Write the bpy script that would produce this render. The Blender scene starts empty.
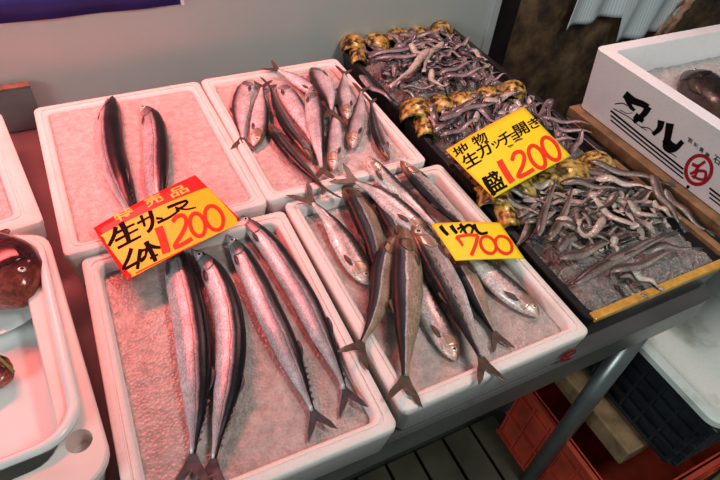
import bpy, bmesh, math, random
from mathutils import Vector, Matrix, noise
PI = math.pi
R0 = random.Random(7)
scene = bpy.context.scene
COL = scene.collection
T = 0.80            # height of the front tray rims above the floor
TABLE = T - 0.072   # table surface

# ------------------------------------------------------------------ camera (solved from the tray corners)
CAM = Vector((0.2180, -0.8177, T + 0.6167))
PITCH, YAW, ROLL, FPX = 0.7892, 0.5426, 0.1198, 565.59
cp, sp, cy, sy, cr, sr = math.cos(PITCH), math.sin(PITCH), math.cos(YAW), math.sin(YAW), math.cos(ROLL), math.sin(ROLL)
FWD = Vector((sy*cp, cy*cp, -sp)); _r = Vector((cy, -sy, 0)); _u = _r.cross(FWD)
RT = cr*_r + sr*_u; UP = -sr*_r + cr*_u
cam = bpy.data.cameras.new('camera'); cam_o = bpy.data.objects.new('camera', cam); COL.objects.link(cam_o)
cam.sensor_width = 36; cam.lens = FPX/720*36; cam.clip_start = 0.02
M = Matrix((RT, UP, -FWD)).transposed().to_4x4(); M.translation = CAM; cam_o.matrix_world = M
scene.camera = cam_o

def ray(x, y): return FWD + RT*((x-360)/FPX) - UP*((y-240)/FPX)
def at(x, y, dz=0.0):
    d = ray(x, y); return CAM + d*((T+dz-CAM.z)/d.z)
def on_plane(x, y, p0, n):
    d = ray(x, y); return CAM + d*((p0-CAM).dot(n)/d.dot(n))
def sx(p): d = p-CAM; return 360+FPX*d.dot(RT)/d.dot(FWD)

# ------------------------------------------------------------------ materials
MATS = {}
class NT:
    def __init__(s, name):
        s.m = bpy.data.materials.new(name); s.m.use_nodes = True
        s.t = s.m.node_tree; s.b = s.t.nodes['Principled BSDF']; MATS[name] = s.m
    def n(s, kind, **kw):
        nd = s.t.nodes.new(kind)
        for k, v in kw.items():
            if k in nd.inputs: nd.inputs[k].default_value = v
            else: setattr(nd, k, v)
        return nd
    def l(s, a, b): s.t.links.new(a, b)
    def set(s, **kw):
        for k, v in kw.items(): s.b.inputs[k.replace('_', ' ')].default_value = v
    def ramp(s, stops, src=None, interp='LINEAR'):
        r = s.t.nodes.new('ShaderNodeValToRGB'); e = r.color_ramp; e.interpolation = interp
        while len(e.elements) < len(stops): e.elements.new(0.5)
        for el, (p, c) in zip(e.elements, stops):
            el.position = p; el.color = (*c, 1) if len(c) == 3 else c
        if src is not None: s.l(src, r.inputs['Fac'])
        return r
    def noise(s, scale, detail=3, coord='Object', rough=0.55):
        tc = s.n('ShaderNodeTexCoord'); nz = s.n('ShaderNodeTexNoise', Scale=scale, Detail=detail, Roughness=rough)
        s.l(tc.outputs[coord], nz.inputs['Vector']); return nz
    def voro(s, scale, coord='Object', feature='F1'):
        tc = s.n('ShaderNodeTexCoord'); v = s.n('ShaderNodeTexVoronoi', Scale=scale); v.feature = feature
        s.l(tc.outputs[coord], v.inputs['Vector']); return v
    def bump(s, src, strength=0.3, dist=0.002):
        b = s.n('ShaderNodeBump', Strength=strength, Distance=dist); s.l(src, b.inputs['Height']); s.l(b.outputs[0], s.b.inputs['Normal']); return b
    def mix(s, a, b, fac, mode='MIX'):
        m = s.n('ShaderNodeMix'); m.data_type = 'RGBA'; m.blend_type = mode
        for v, i in ((fac, 0), (a, 6), (b, 7)):
            if hasattr(v, 'is_output'): s.l(v, m.inputs[i])
            else: m.inputs[i].default_value = v if not isinstance(v, tuple) else ((*v, 1) if len(v) == 3 else v)
        return m.outputs[2]
    def col(s, src): s.l(src, s.b.inputs['Base Color'])

def plain(name, c, rough=0.5, metal=0.0, spec=0.5, var=0.25, scale=30, bump=0.0):
    t = NT(name); t.set(Roughness=rough, Metallic=metal, Specular_IOR_Level=spec)
    nz = t.noise(scale, 4)
    lo = tuple(v*(1-var) for v in c); hi = tuple(min(1, v*(1+var)) for v in c)
    t.col(t.ramp([(0.3, lo), (0.7, hi)], nz.outputs['Fac']).outputs['Color'])
    if bump: t.bump(nz.outputs['Fac'], bump, 0.003)
    return t.m

def foam(name, c, dirt=0.0):
    t = NT(name); t.set(Roughness=0.55, Specular_IOR_Level=0.35)
    v = t.voro(190); nz = t.noise(14, 5)
    base = t.ramp([(0.0, tuple(x*0.88 for x in c)), (0.5, c), (1, c)], v.outputs['Distance']).outputs['Color']
    base = t.mix(c, base, 0.6)
    d = t.ramp([(0.52, (1, 1, 1)), (0.75, (1-dirt, 1-dirt*1.15, 1-dirt*1.4))], nz.outputs['Fac']).outputs['Color']
    t.col(t.mix(base, d, 1.0, 'MULTIPLY')); t.bump(v.outputs['Distance'], 0.12, 0.001); return t.m
foam('foam', (0.80, 0.78, 0.75), 0.12); foam('foam_worn', (0.78, 0.82, 0.78), 0.5)
foam('foam_box', (0.84, 0.86, 0.88), 0.06)

def ice(name, c, scale, rough, bs, dist=0.004):
    t = NT(name); t.set(Roughness=rough, Specular_IOR_Level=0.6)
    v = t.voro(scale); nz = t.noise(scale*0.35, 6)
    a = t.ramp([(0.3, tuple(x*0.72 for x in c)), (0.55, c), (0.75, tuple(min(1, x*1.22) for x in c))], nz.outputs['Fac']).outputs['Color']
    b = t.ramp([(0.0, (0.80, 0.80, 0.80)), (0.45, (1, 1, 1))], v.outputs['Distance']).outputs['Color']
    t.col(t.mix(a, b, 0.8, 'MULTIPLY'))
    ad = t.n('ShaderNodeMath', operation='ADD'); t.l(v.outputs['Distance'], ad.inputs[0]); t.l(nz.outputs['Fac'], ad.inputs[1])
    t.bump(ad.outputs[0], bs, dist); return t.m
ice('ice_fine', (0.54, 0.50, 0.49), 260, 0.36, 0.7, 0.002)
ice('ice_wet', (0.42, 0.385, 0.36), 240, 0.33, 0.5, 0.002)
ice('ice_crate', (0.27, 0.25, 0.24), 190, 0.2, 1.0, 0.004)

plain('gold', (0.62, 0.36, 0.07), 0.35, 0.25, 0.5, 0.35, 60, 0.15)
t = NT('tortoise'); t.set(Roughness=0.30, Metallic=0.15)
nz = t.noise(75, 3, rough=0.5)
t.col(t.ramp([(0.36, (0.02, 0.012, 0.006)), (0.44, (0.13, 0.075, 0.02)), (0.52, (0.40, 0.26, 0.05)), (0.66, (0.64, 0.48, 0.15))], nz.outputs['Fac']).outputs['Color'])
plain('black_plastic', (0.012, 0.012, 0.013), 0.32, 0, 0.5, 0.3)
plain('crate_black', (0.012, 0.017, 0.022), 0.42, 0, 0.5, 0.5, 20, 0.1)
plain('crate_red', (0.52, 0.06, 0.03), 0.5, 0, 0.4, 0.35, 14, 0.1)
plain('steel', (0.26, 0.27, 0.26), 0.38, 0.75, 0.5, 0.25, 9, 0.03)
plain('steel_pipe', (0.24, 0.26, 0.26), 0.30, 0.7, 0.5, 0.15, 12)
plain('steel_top', (0.085, 0.082, 0.085), 0.6, 0.1, 0.5, 0.25, 7, 0.03)
plain('brown_board', (0.17, 0.165, 0.165), 0.5, 0.1, 0.4, 0.2, 12, 0.05)
plain('board_edge', (0.15, 0.11, 0.08), 0.55, 0, 0.4, 0.35, 60)
plain('white_plastic', (0.76, 0.83, 0.82), 0.25, 0, 0.5, 0.04, 12)
plain('pink_plastic', (0.74, 0.66, 0.62), 0.35, 0, 0.5, 0.08, 12)
plain('floor', (0.05, 0.055, 0.045), 0.4, 0, 0.5, 0.5, 5, 0.1)
plain('duckboard', (0.055, 0.053, 0.035), 0.5, 0, 0.4, 0.45, 9, 0.12)
plain('wood', (0.26, 0.165, 0.09), 0.6, 0, 0.3, 0.4, 30, 0.15)
plain('wood_dark', (0.22, 0.125, 0.06), 0.55, 0, 0.3, 0.35, 40, 0.15)
plain('wall_panel', (0.46, 0.50, 0.485), 0.30, 0.0, 0.5, 0.04, 3, 0.0)
plain('wall_trim', (0.50, 0.54, 0.54), 0.35, 0.1, 0.5, 0.05, 3)
plain('banner_blue', (0.010, 0.018, 0.16), 0.5, 0, 0.4, 0.3, 8)
plain('banner_red', (0.38, 0.055, 0.03), 0.5, 0, 0.4, 0.2, 8)
plain('dark_post', (0.015, 0.010, 0.010), 0.5, 0.2, 0.4, 0.4)
t = NT('rust'); t.set(Roughness=0.6, Metallic=0.25)
nz = t.noise(9, 8, rough=0.7)
t.col(t.ramp([(0.3, (0.02, 0.014, 0.011)), (0.45, (0.085, 0.052, 0.034)), (0.56, (0.20, 0.12, 0.06)), (0.68, (0.32, 0.22, 0.14))], nz.outputs['Fac']).outputs['Color']); t.bump(nz.outputs['Fac'], 0.5, 0.004)
t = NT('cloth'); t.set(Roughness=0.85, Specular_IOR_Level=0.15)
tc = t.n('ShaderNodeTexCoord'); wv = t.n('ShaderNodeTexWave', Scale=38.0, Distortion=0.6); wv.bands_direction = 'X'
t.l(tc.outputs['Object'], wv.inputs['Vector'])
t.col(t.ramp([(0.0, (0.58, 0.66, 0.70)), (0.5, (0.70, 0.77, 0.80)), (1, (0.78, 0.84, 0.86))], wv.outputs['Fac']).outputs['Color'])
plain('bag_film', (0.60, 0.32, 0.22), 0.4, 0, 0.5, 0.6, 25, 0.3)
plain('card_yellow', (0.90, 0.72, 0.012), 0.45, 0, 0.4, 0.03, 8)
plain('card_amber', (0.95, 0.55, 0.012), 0.40, 0, 0.4, 0.04, 8)
plain('card_red', (0.78, 0.015, 0.010), 0.40, 0, 0.4, 0.03, 8)
plain('ink_black', (0.005, 0.005, 0.006), 0.7, 0, 0.08, 0.1)
plain('ink_red', (0.70, 0.035, 0.008), 0.5, 0, 0.3, 0.1)
plain('ink_crimson', (0.42, 0.012, 0.025), 0.5, 0, 0.3, 0.1)
plain('print_yellow', (0.95, 0.60, 0.12), 0.5, 0, 0.3, 0.1)
plain('fin_brown', (0.07, 0.05, 0.032), 0.4, 0, 0.5, 0.5, 90)
plain('fin_grey', (0.045, 0.052, 0.058), 0.35, 0, 0.5, 0.4, 90)
plain('eye_silver', (0.78, 0.74, 0.66), 0.15, 0.2, 0.6, 0.1)
plain('pupil', (0.004, 0.004, 0.005), 0.08, 0, 0.6, 0.1)
plain('green_sprig', (0.16, 0.20, 0.04), 0.5, 0, 0.4, 0.3, 60)

def fish_mat(name, stops, spots=0.0, metal=0.35, rough=0.3,  headtint=(0.55, 0.36, 0.22), head=0.0, scales=(70, 22), blotch=0.35):
    """skin colour runs from belly (V=0) to back (V=1); U runs nose to tail"""
    t = NT(name); t.set(Roughness=rough, Metallic=metal, Specular_IOR_Level=0.35)
    uv = t.n('ShaderNodeUVMap'); uv.uv_map = 'UVMap'; sep = t.n('ShaderNodeSeparateXYZ'); t.l(uv.outputs[0], sep.inputs[0])
    nz = t.noise(55, 4); oi = t.n('ShaderNodeObjectInfo')
    a = t.n('ShaderNodeMath', operation='MULTIPLY_ADD'); t.l(nz.outputs['Fac'], a.inputs[0]); a.inputs[1].default_value = 0.10; a.inputs[2].default_value = -0.05
    b = t.n('ShaderNodeMath', operation='ADD'); t.l(sep.outputs['Y'], b.inputs[0]); t.l(a.outputs[0], b.inputs[1])
    c = t.ramp(stops, b.outputs[0]).outputs['Color']
    n2 = t.noise(28, 5)
    bl = t.ramp([(0.35, (1-blotch,)*3), (0.65, (1, 1, 1))], n2.outputs['Fac']).outputs['Color']
    c = t.mix(c, bl, 1.0, 'MULTIPLY')
    if head:
        hr = t.ramp([(0.0, (1, 1, 1)), (0.13, (1, 1, 1)), (0.21, (0, 0, 0))], sep.outputs['X'])
        hm = t.n('ShaderNodeMath', operation='MULTIPLY'); t.l(hr.outputs['Color'], hm.inputs[0]); hm.inputs[1].default_value = head
        c = t.mix(c, headtint, hm.outputs[0])
    if spots:
        mu = t.n('ShaderNodeMath', operation='MULTIPLY'); t.l(sep.outputs['X'], mu.inputs[0]); mu.inputs[1].default_value = 17
        fr = t.n('ShaderNodeMath', operation='FRACT'); t.l(mu.outputs[0], fr.inputs[0])
        d1 = t.n('ShaderNodeMath', operation='SUBTRACT'); t.l(fr.outputs[0], d1.inputs[0]); d1.inputs[1].default_value = 0.5
        d2 = t.n('ShaderNodeMath', operation='MULTIPLY_ADD'); t.l(b.outputs[0], d2.inputs[0]); d2.inputs[1].default_value = 9; d2.inputs[2].default_value = -0.66*9
        x = t.n('ShaderNodeCombineXYZ'); t.l(d1.outputs[0], x.inputs[0]); t.l(d2.outputs[0], x.inputs[1])
        ln = t.n('ShaderNodeVectorMath', operation='LENGTH'); t.l(x.outputs[0], ln.inputs[0])
        sm = t.ramp([(0.20, (spots,)*3), (0.34, (0, 0, 0))], ln.outputs['Value'])
        rng = t.ramp([(0.2, (0, 0, 0)), (0.24, (1, 1, 1)), (0.82, (1, 1, 1)), (0.9, (0, 0, 0))], sep.outputs['X'])
        mm = t.n('ShaderNodeMath', operation='MULTIPLY'); t.l(sm.outputs['Color'], mm.inputs[0]); t.l(rng.outputs['Color'], mm.inputs[1])
        c = t.mix(c, (0.02, 0.025, 0.03), mm.outputs[0])
    mp = t.n('ShaderNodeMapping'); t.l(uv.outputs[0], mp.inputs[0]); mp.inputs['Scale'].default_value = (scales[0], scales[1], 1)
    v = t.n('ShaderNodeTexVoronoi', Scale=1.0); t.l(mp.outputs[0], v.inputs['Vector'])
    sc_ = t.n('ShaderNodeSeparateXYZ'); t.l(v.outputs['Color'], sc_.inputs[0])
    c = t.mix(c, t.ramp([(0.0, (0.70,)*3), (0.5, (1, 1, 1)), (1.0, (1.3,)*3)], sc_.outputs[0]).outputs['Color'], 1.0, 'MULTIPLY')
    hsv = t.n('ShaderNodeHueSaturation'); t.l(c, hsv.inputs['Color'])
    vr = t.n('ShaderNodeMapRange'); t.l(oi.outputs['Random'], vr.inputs[0]); vr.inputs[3].default_value = 0.85; vr.inputs[4].default_value = 1.12
    t.l(vr.outputs[0], hsv.inputs['Value']); t.col(hsv.outputs['Color'])
    t.bump(v.outputs['Distance'], 0.18, 0.0008)
    return t.m
fish_mat('skin_saury', [(0.0, (0.72, 0.80, 0.84)), (0.30, (0.62, 0.71, 0.76)), (0.50, (0.42, 0.48, 0.52)), (0.57, (0.36, 0.40, 0.43)), (0.595, (0.12, 0.08, 0.075)), (0.62, (0.52, 0.50, 0.50)), (0.69, (0.22, 0.23, 0.25)), (0.74, (0.022, 0.024, 0.030)), (1, (0.006, 0.007, 0.010))],
         0, 0.30, 0.30, head=0.0, scales=(150, 30), blotch=0.35)
fish_mat('skin_sardine', [(0.0, (0.88, 0.92, 0.90)), (0.26, (0.84, 0.86, 0.85)), (0.40, (0.72, 0.60, 0.59)), (0.60, (0.52, 0.44, 0.43)), (0.68, (0.20, 0.20, 0.19)), (0.74, (0.055, 0.06, 0.06)), (1, (0.018, 0.022, 0.026))],
         0.85, 0.20, 0.28, (0.62, 0.34, 0.20), 0.35)
fish_mat('skin_sardine_olive', [(0.0, (0.52, 0.42, 0.30)), (0.30, (0.48, 0.37, 0.26)), (0.52, (0.36, 0.29, 0.23)), (0.60, (0.58, 0.58, 0.60)), (0.64, (0.022, 0.040, 0.056)), (0.80, (0.012, 0.020, 0.026)), (1, (0.007, 0.009, 0.011))],
         0.8, 0.22, 0.42, (0.26, 0.16, 0.08), 0.6)
fish_mat('skin_herring', [(0.0, (0.86, 0.84, 0.85)), (0.35, (0.76, 0.72, 0.76)), (0.62, (0.58, 0.53, 0.57)), (0.76, (0.28, 0.24, 0.27)), (0.86, (0.05, 0.042, 0.048)), (1, (0.02, 0.017, 0.02))],
         0.0, 0.22, 0.30, (0.62, 0.44, 0.27), 0.30)
fish_mat('skin_herring_dark', [(0.0, (0.50, 0.42, 0.42)), (0.30, (0.36, 0.29, 0.30)), (0.45, (0.16, 0.125, 0.13)), (0.62, (0.06, 0.05, 0.055)), (0.72, (0.16, 0.14, 0.15)), (0.8, (0.03, 0.025, 0.028)), (1, (0.015, 0.013, 0.015))],
         0.0, 0.3, 0.28, (0.24, 0.14, 0.07), 0.5)
fish_mat('skin_gill', [(0.0, (0.72, 0.66, 0.60)), (0.4, (0.62, 0.44, 0.36)), (0.7, (0.42, 0.27, 0.18)), (1, (0.16, 0.11, 0.08))], 0, 0.4, 0.26)
fish_mat('skin_gill_olive', [(0.0, (0.34, 0.26, 0.17)), (0.4, (0.26, 0.17, 0.10)), (0.7, (0.09, 0.06, 0.045)), (1, (0.03, 0.028, 0.03))], 0, 0.3, 0.28)
fish_mat('skin_gill_grey', [(0.0, (0.46, 0.52, 0.54)), (0.4, (0.33, 0.35, 0.37)), (0.65, (0.17, 0.17, 0.18)), (1, (0.04, 0.04, 0.045))], 0, 0.4, 0.26)
fish_mat('skin_dragonet', [(0.0, (0.40, 0.36, 0.32)), (0.3, (0.30, 0.26, 0.235)), (0.52, (0.13, 0.105, 0.09)), (0.62, (0.06, 0.048, 0.042)), (0.75, (0.15, 0.12, 0.105)), (1, (0.06, 0.047, 0.042))], 0, 0.1, 0.22, (0.1, 0.07, 0.05), 0, (60, 12), 0.45)
fish_mat('skin_dragonet_mauve', [(0.0, (0.46, 0.38, 0.40)), (0.35, (0.33, 0.265, 0.28)), (0.55, (0.17, 0.13, 0.14)), (0.64, (0.09, 0.068, 0.073)), (0.76, (0.20, 0.155, 0.165)), (1, (0.09, 0.068, 0.072))], 0, 0.1, 0.22, (0.1, 0.07, 0.05), 0, (60, 12), 0.45)
fish_mat('flesh_pale', [(0.0, (0.62, 0.57, 0.51)), (0.5, (0.52, 0.46, 0.41)), (1, (0.36, 0.30, 0.26))], 0, 0.05, 0.22, (0.1, 0.07, 0.05), 0, (40, 10), 0.25)
fish_mat('skin_red', [(0.0, (0.42, 0.28, 0.26)), (0.35, (0.24, 0.085, 0.085)), (0.6, (0.10, 0.03, 0.035)), (1, (0.035, 0.014, 0.018))], 0, 0.2, 0.16, (0.4, 0.1, 0.06), 0.5, (50, 16), 0.5)
fish_mat('skin_rockfish', [(0.0, (0.14, 0.10, 0.09)), (0.4, (0.045, 0.028, 0.023)), (1, (0.014, 0.009, 0.008))], 0, 0.1, 0.25, (0.1, 0.06, 0.05), 0.3, (50, 16), 0.6)

# ------------------------------------------------------------------ object helpers
def obj(name, verts, faces, mat, parent=None, uvs=None, smooth=True):
    me = bpy.data.meshes.new(name); me.from_pydata([tuple(v) for v in verts], [], faces)
    if uvs is not None:
        ul = me.uv_layers.new(name='UVMap')
        for lp in me.loops: ul.data[lp.index].uv = uvs[lp.vertex_index]
    if smooth: me.polygons.foreach_set('use_smooth', [True]*len(me.polygons))
    me.materials.append(MATS[mat]); me.update()
    o = bpy.data.objects.new(name, me); COL.objects.link(o)
    if parent is not None: o.parent = parent; o.matrix_parent_inverse = Matrix.Translation(-parent.location)
    return o
def tag(o, label, cat, group=None):
    o['label'] = label; o['category'] = cat
    if group: o['group'] = group
    return o
def thing(name, label, cat, loc, group=None):
    o = bpy.data.objects.new(name, None); COL.objects.link(o); o.location = loc; o.empty_display_size = 0.02
    return tag(o, label, cat, group)
def structure(o): o['kind'] = 'structure'; return o
class MB:
    def __init__(s): s.v = []; s.f = []
    def add(s, v, f):
        k = len(s.v); s.v += [Vector(x) for x in v]; s.f += [tuple(i+k for i in q) for q in f]; return s
    def box(s, a, b):
        x0, y0, z0 = a; x1, y1, z1 = b
        return s.add([(x0,y0,z0),(x1,y0,z0),(x1,y1,z0),(x0,y1,z0),(x0,y0,z1),(x1,y0,z1),(x1,y1,z1),(x0,y1,z1)],
                     [(3,2,1,0),(4,5,6,7),(0,1,5,4),(1,2,6,5),(2,3,7,6),(3,0,4,7)])
    def tube(s, p, q, r, n=20, r2=None):
        p = Vector(p); q = Vector(q); d = (q-p).normalized(); a = d.orthogonal().normalized(); b = d.cross(a); r2 = r2 or r
        v = [p+(a*math.cos(2*PI*i/n)+b*math.sin(2*PI*i/n))*r for i in range(n)] + [q+(a*math.cos(2*PI*i/n)+b*math.sin(2*PI*i/n))*r2 for i in range(n)]
        return s.add(v, [(i, (i+1) % n, n+(i+1) % n, n+i) for i in range(n)] + [tuple(range(n-1, -1, -1)), tuple(range(n, 2*n))])
    def build(s, name, mat, parent=None, smooth=False, bevel=0.0):
        o = obj(name, s.v, s.f, mat, parent, None, smooth)
        if bevel:
            m = o.modifiers.new('bevel', 'BEVEL'); m.width = bevel; m.segments = 2; m.limit_method = 'ANGLE'
        return o

def rrect(w, l, r, n=6):
    """rounded rectangle, corner (0,0) back left, x to w, y to -l"""
    pts = []
    for cx, cy_, a0 in ((w-r, -r, PI/2), (w-r, -l+r, 0), (r, -l+r, -PI/2), (r, -r, -PI)):
        for i in range(n+1):
            a = a0 - PI/2*i/n; pts.append((cx+r*math.cos(a), cy_+r*math.sin(a)))
    return pts
def loft_tray(origin, rot, w, l, loops, n=6, closed_in=True, wob=0.0):
    """loops of (inset, z, radius), from the outer bottom up over the rim to the inner floor"""
    V = []; F = []; ca, sa = math.cos(rot), math.sin(rot); k = None
    for ins, z, r in loops:
        p = rrect(w-2*ins, l-2*ins, max(r, 0.002), n); k = len(p)
        for x, y in p:
            x += ins; y -= ins
            q = Vector((origin[0]+x*ca-y*sa, origin[1]+x*sa+y*ca, z))
            if wob: q += noise.noise_vector(q*22)*wob
            V.append(q)
    for j in range(len(loops)-1):
        for i in range(k): F.append((j*k+i, j*k+(i+1) % k, (j+1)*k+(i+1) % k, (j+1)*k+i))
    F.append(tuple(range(k)))
    if closed_in: F.append(tuple(reversed(range((len(loops)-1)*k, len(loops)*k))))
    return V, F
def fix_normals(o):
    bm = bmesh.new(); bm.from_mesh(o.data); bmesh.ops.recalc_face_normals(bm, faces=bm.faces); bm.to_mesh(o.data); bm.free(); return o

# ------------------------------------------------------------------ setting
floor = structure(MB().box((-2.5, -2.6, -0.05), (3.2, 1.2, 0.0)).build('floor', 'floor'))
structure(MB().box((-1.2, 0.30, 0.0), (1.205, 0.33, T+0.26)).build('wall_back', 'wall_panel'))
structure(MB().box((1.195, 0.292, 0.0), (1.222, 0.335, T+0.26)).build('trim_1', 'wall_trim', None, False, 0.003))
structure(MB().box((1.222, 0.31, 0.0), (1.30, 0.36, T+0.30)).build('trim_2', 'dark_post'))
g = MB()
N = 60
for i in range(N+1):
    for j in range(26):
        x = 1.30+i*0.03; z = j*0.044; g.v.append(Vector((x, 0.345+0.012*noise.noise(Vector((x*3, z*3, 1)))+(0.015 if 20 <= i <= 21 else 0), z)))
for i in range(N):
    for j in range(25): g.f.append((i*26+j, (i+1)*26+j, (i+1)*26+j+1, i*26+j+1))
rw = structure(g.build('wall_right', 'rust', None, True)); sm = rw.modifiers.new('thick', 'SOLIDIFY'); sm.thickness = 0.03; sm.offset = 0

# banner along the top of the wall
bn = thing('hanging_banner', 'dark blue banner strip hanging along the top of the pale wall', 'banner', (-0.1, 0.295, T+0.13))
for nm, mt, x0, x1, z0, z1 in (('blue_cloth', 'banner_blue', -0.7, 0.425, 0.131, 0.185), ('red_band', 'banner_red', -0.7, 0.135, 0.185, 0.25)):
    V = []; F = []
    for i in range(41):
        x = x0+(x1-x0)*i/40
        for j in (0, 1):
            V.append((x, 0.2965-0.002*(1-j)*(1+math.sin(x*40)), T+(z0, z1)[j]))
    for i in range(40): F.append((2*i, 2*i+2, 2*i+3, 2*i+1))
    o = obj(nm, V, F, mt, bn); s = o.modifiers.new('thick', 'SOLIDIFY'); s.thickness = 0.0015
    if nm == 'red_band': o['label'] = 'dark red band at the left'
o = MB().box((0.425, 0.291, T+0.131), (0.431, 0.299, T+0.25)).build('edge_strip', 'white_plastic', bn)

# ------------------------------------------------------------------ the steel table
tb = thing('steel_table', 'stainless steel display table carrying the trays of fish, with a round pipe leg', 'table', (0.3, -0.2, 0))
pts = rrect(1.68, 0.865, 0.03, 6)     # from x=-0.6 to 1.08, y=0.295 to -0.57
ox, oy = -0.6, 0.295
V = []; F = []; k = len(pts)
for ins, z in ((0, TABLE-0.055), (0, TABLE-0.004), (0.003, TABLE), (0.03, TABLE)):
    for x, y in rrect(1.68-2*ins, 0.865-2*ins, max(0.03-ins, .004), 6): V.append((ox+ins+x, oy-ins+y, z))
for j in range(3):
    for i in range(k): F.append((j*k+i, j*k+(i+1) % k, (j+1)*k+(i+1) % k, (j+1)*k+i))
F.append(tuple(range(3*k, 4*k))); F.append(tuple(range(k)))
o = fix_normals(obj('table_top', V, F, 'steel_top', tb, None, False)); o.data.materials.append(MATS['steel'])
for p in o.data.polygons:
    if abs(p.normal.z) < 0.5: p.material_index = 1
for x, y in ((0.94, -0.553), (-0.5, -0.50), (0.94, 0.22), (-0.5, 0.22)):
    lg = MB().tube((x, y, 0.03), (x, y, TABLE-0.055), 0.0185, 24).build('leg', 'steel_pipe', tb, True)
    MB().tube((x, y, 0.0), (x, y, 0.03), 0.024, 20, 0.021).build('foot', 'black_plastic', lg, True)
bb = thing('low_board', 'brown board standing at the back of the table against the wall, left of the trays', 'board', (-0.2, 0.29, TABLE))
MB().box((-0.58, 0.275, TABLE+0.001), (0.126, 0.292, T+0.017)).build('panel', 'brown_board', bb, False, 0.002)
MB().box((-0.58, 0.274, T+0.017), (0.127, 0.293, T+0.022)).build('top_edge', 'board_edge', bb, False, 0.001)

# ------------------------------------------------------------------ foam trays with ice
TR = {}
def foam_tray(key, origin, rot, w, l, zr, depth, label, mat='foam', rim=0.017, ice_mat='ice_fine', ice_drop=0.02, ice_amp=0.003, ice_label='', cat='fish tray'):
    z = T+zr; b = TABLE+0.0005
    t = thing('foam_tray', label, cat, (origin[0]+w/2, origin[1]-l/2, b))
    loops = [(0.010, b, 0.009), (0.007, b+0.004, 0.010), (0.001, z-0.016, 0.011), (0.0, z-0.012, 0.011), (0.0, z-0.002, 0.011), (0.002, z, 0.010),
             (rim*0.62, z, 0.012), (rim*0.64, z-0.0022, 0.012), (rim*0.76, z-0.0022, 0.012), (rim*0.78, z-0.0005, 0.012), (rim, z-0.001, 0.012), (rim+0.003, z-0.005, 0.012), (rim+0.008, z-depth, 0.012)]
    V, F = loft_tray(origin, rot, w, l, loops, 6, True, 0.0012)
    body = fix_normals(obj('tray_body', V, F, mat, t))
    m = body.modifiers.new('es', 'EDGE_SPLIT'); m.split_angle = math.radians(50)
    # ice, one uncountable mass
    ins = rim+0.0045; V = []; F = []; nx, ny = 60, 76; ca, sa = math.cos(rot), math.sin(rot); R = random.Random(hash(key) % 99)
    for j in range(ny+1):
        for i in range(nx+1):
            x = ins+(w-2*ins)*i/nx; y = -ins-(l-2*ins)*j/ny
            q = Vector((origin[0]+x*ca-y*sa, origin[1]+x*sa+y*ca, 0))
            h = ice_amp*(noise.noise(q*30+Vector((0, 0, 5)))+0.7*noise.noise(q*90))
            q.z = z-ice_drop+h; V.append(q)
    for j in range(ny):
        for i in range(nx): F.append((j*(nx+1)+i, (j+1)*(nx+1)+i, (j+1)*(nx+1)+i+1, j*(nx+1)+i+1))
    V2 = [Vector((v.x, v.y, z-depth+0.002)) for v in V]; n = len(V); ring = list(range(nx+1)) + [j*(nx+1)+nx for j in range(1, ny+1)] + [ny*(nx+1)+i for i in range(nx-1, -1, -1)] + [j*(nx+1) for j in range(ny-1, 0, -1)]
    VV = V + [V2[i] for i in ring]
    F += [(ring[i], ring[(i+1) % len(ring)], n+(i+1) % len(ring), n+i) for i in range(len(ring))]
    F.append(tuple(range(n+len(ring)-1, n-1, -1)))
    ic = obj('crushed_ice', VV, F, ice_mat); ic['kind'] = 'stuff'; tag(ic, ice_label, 'ice')
    TR[key] = t; return t
foam_tray('A', (0.1242, 0.2124), 0.0153, 0.2985, 0.3925, 0.0112, 0.03, 'pinkish white foam tray at the back left, holding the heads of two saury', ice_drop=0.006, ice_amp=0.0009, ice_label='level crushed ice under the two farthest saury, back left foam tray')
foam_tray('B', (0.4275, 0.2190), 0.0049, 0.2990, 0.390, 0.0112, 0.035, 'white foam tray against the wall, crowded with small pinkish herring', ice_drop=0.011, ice_amp=0.0012, ice_label='crushed ice under the small herring in the tray against the wall')
foam_tray('C', (0.1493, -0.1810), -0.0193, 0.3005, 0.3985, 0.0, 0.042, 'white foam tray at the front holding four long saury', ice_mat='ice_wet', ice_drop=0.019, ice_amp=0.0011, ice_label='wet crushed ice under the four long saury in the front tray')
dt = foam_tray('D', (0.4559, -0.1715), -0.001, 0.3003, 0.400, 0.0, 0.042, 'white foam tray of sardines with a red mark on its front', ice_mat='ice_wet', ice_drop=0.020, ice_amp=0.0012, ice_label='wet crushed ice under the sardines in the front tray')

# ------------------------------------------------------------------ splines, ribbons, lettering
def spline(pts, n):
    pts = [Vector(p) for p in pts]
    if len(pts) == 2: pts = [pts[0], pts[0].lerp(pts[1], 0.5), pts[1]]
    P = [2*pts[0]-pts[1]] + pts + [2*pts[-1]-pts[-2]]; dense = []
    for i in range(1, len(P)-2):
        for k in range(24):
            u = k/24; a, b, c, d = P[i-1:i+3]
            dense.append(0.5*((2*b)+(c-a)*u+(2*a-5*b+4*c-d)*u*u+(3*b-a-3*c+d)*u**3))
    dense.append(pts[-1])
    L = [0]
    for i in range(1, len(dense)): L.append(L[-1]+(dense[i]-dense[i-1]).length)
    out = []; j = 0
    for i in range(n):
        s = L[-1]*i/(n-1)
        while j < len(L)-2 and L[j+1] < s: j += 1
        d = L[j+1]-L[j]; out.append(dense[j].lerp(dense[j+1], 0 if d == 0 else (s-L[j])/d))
    return out
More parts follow.
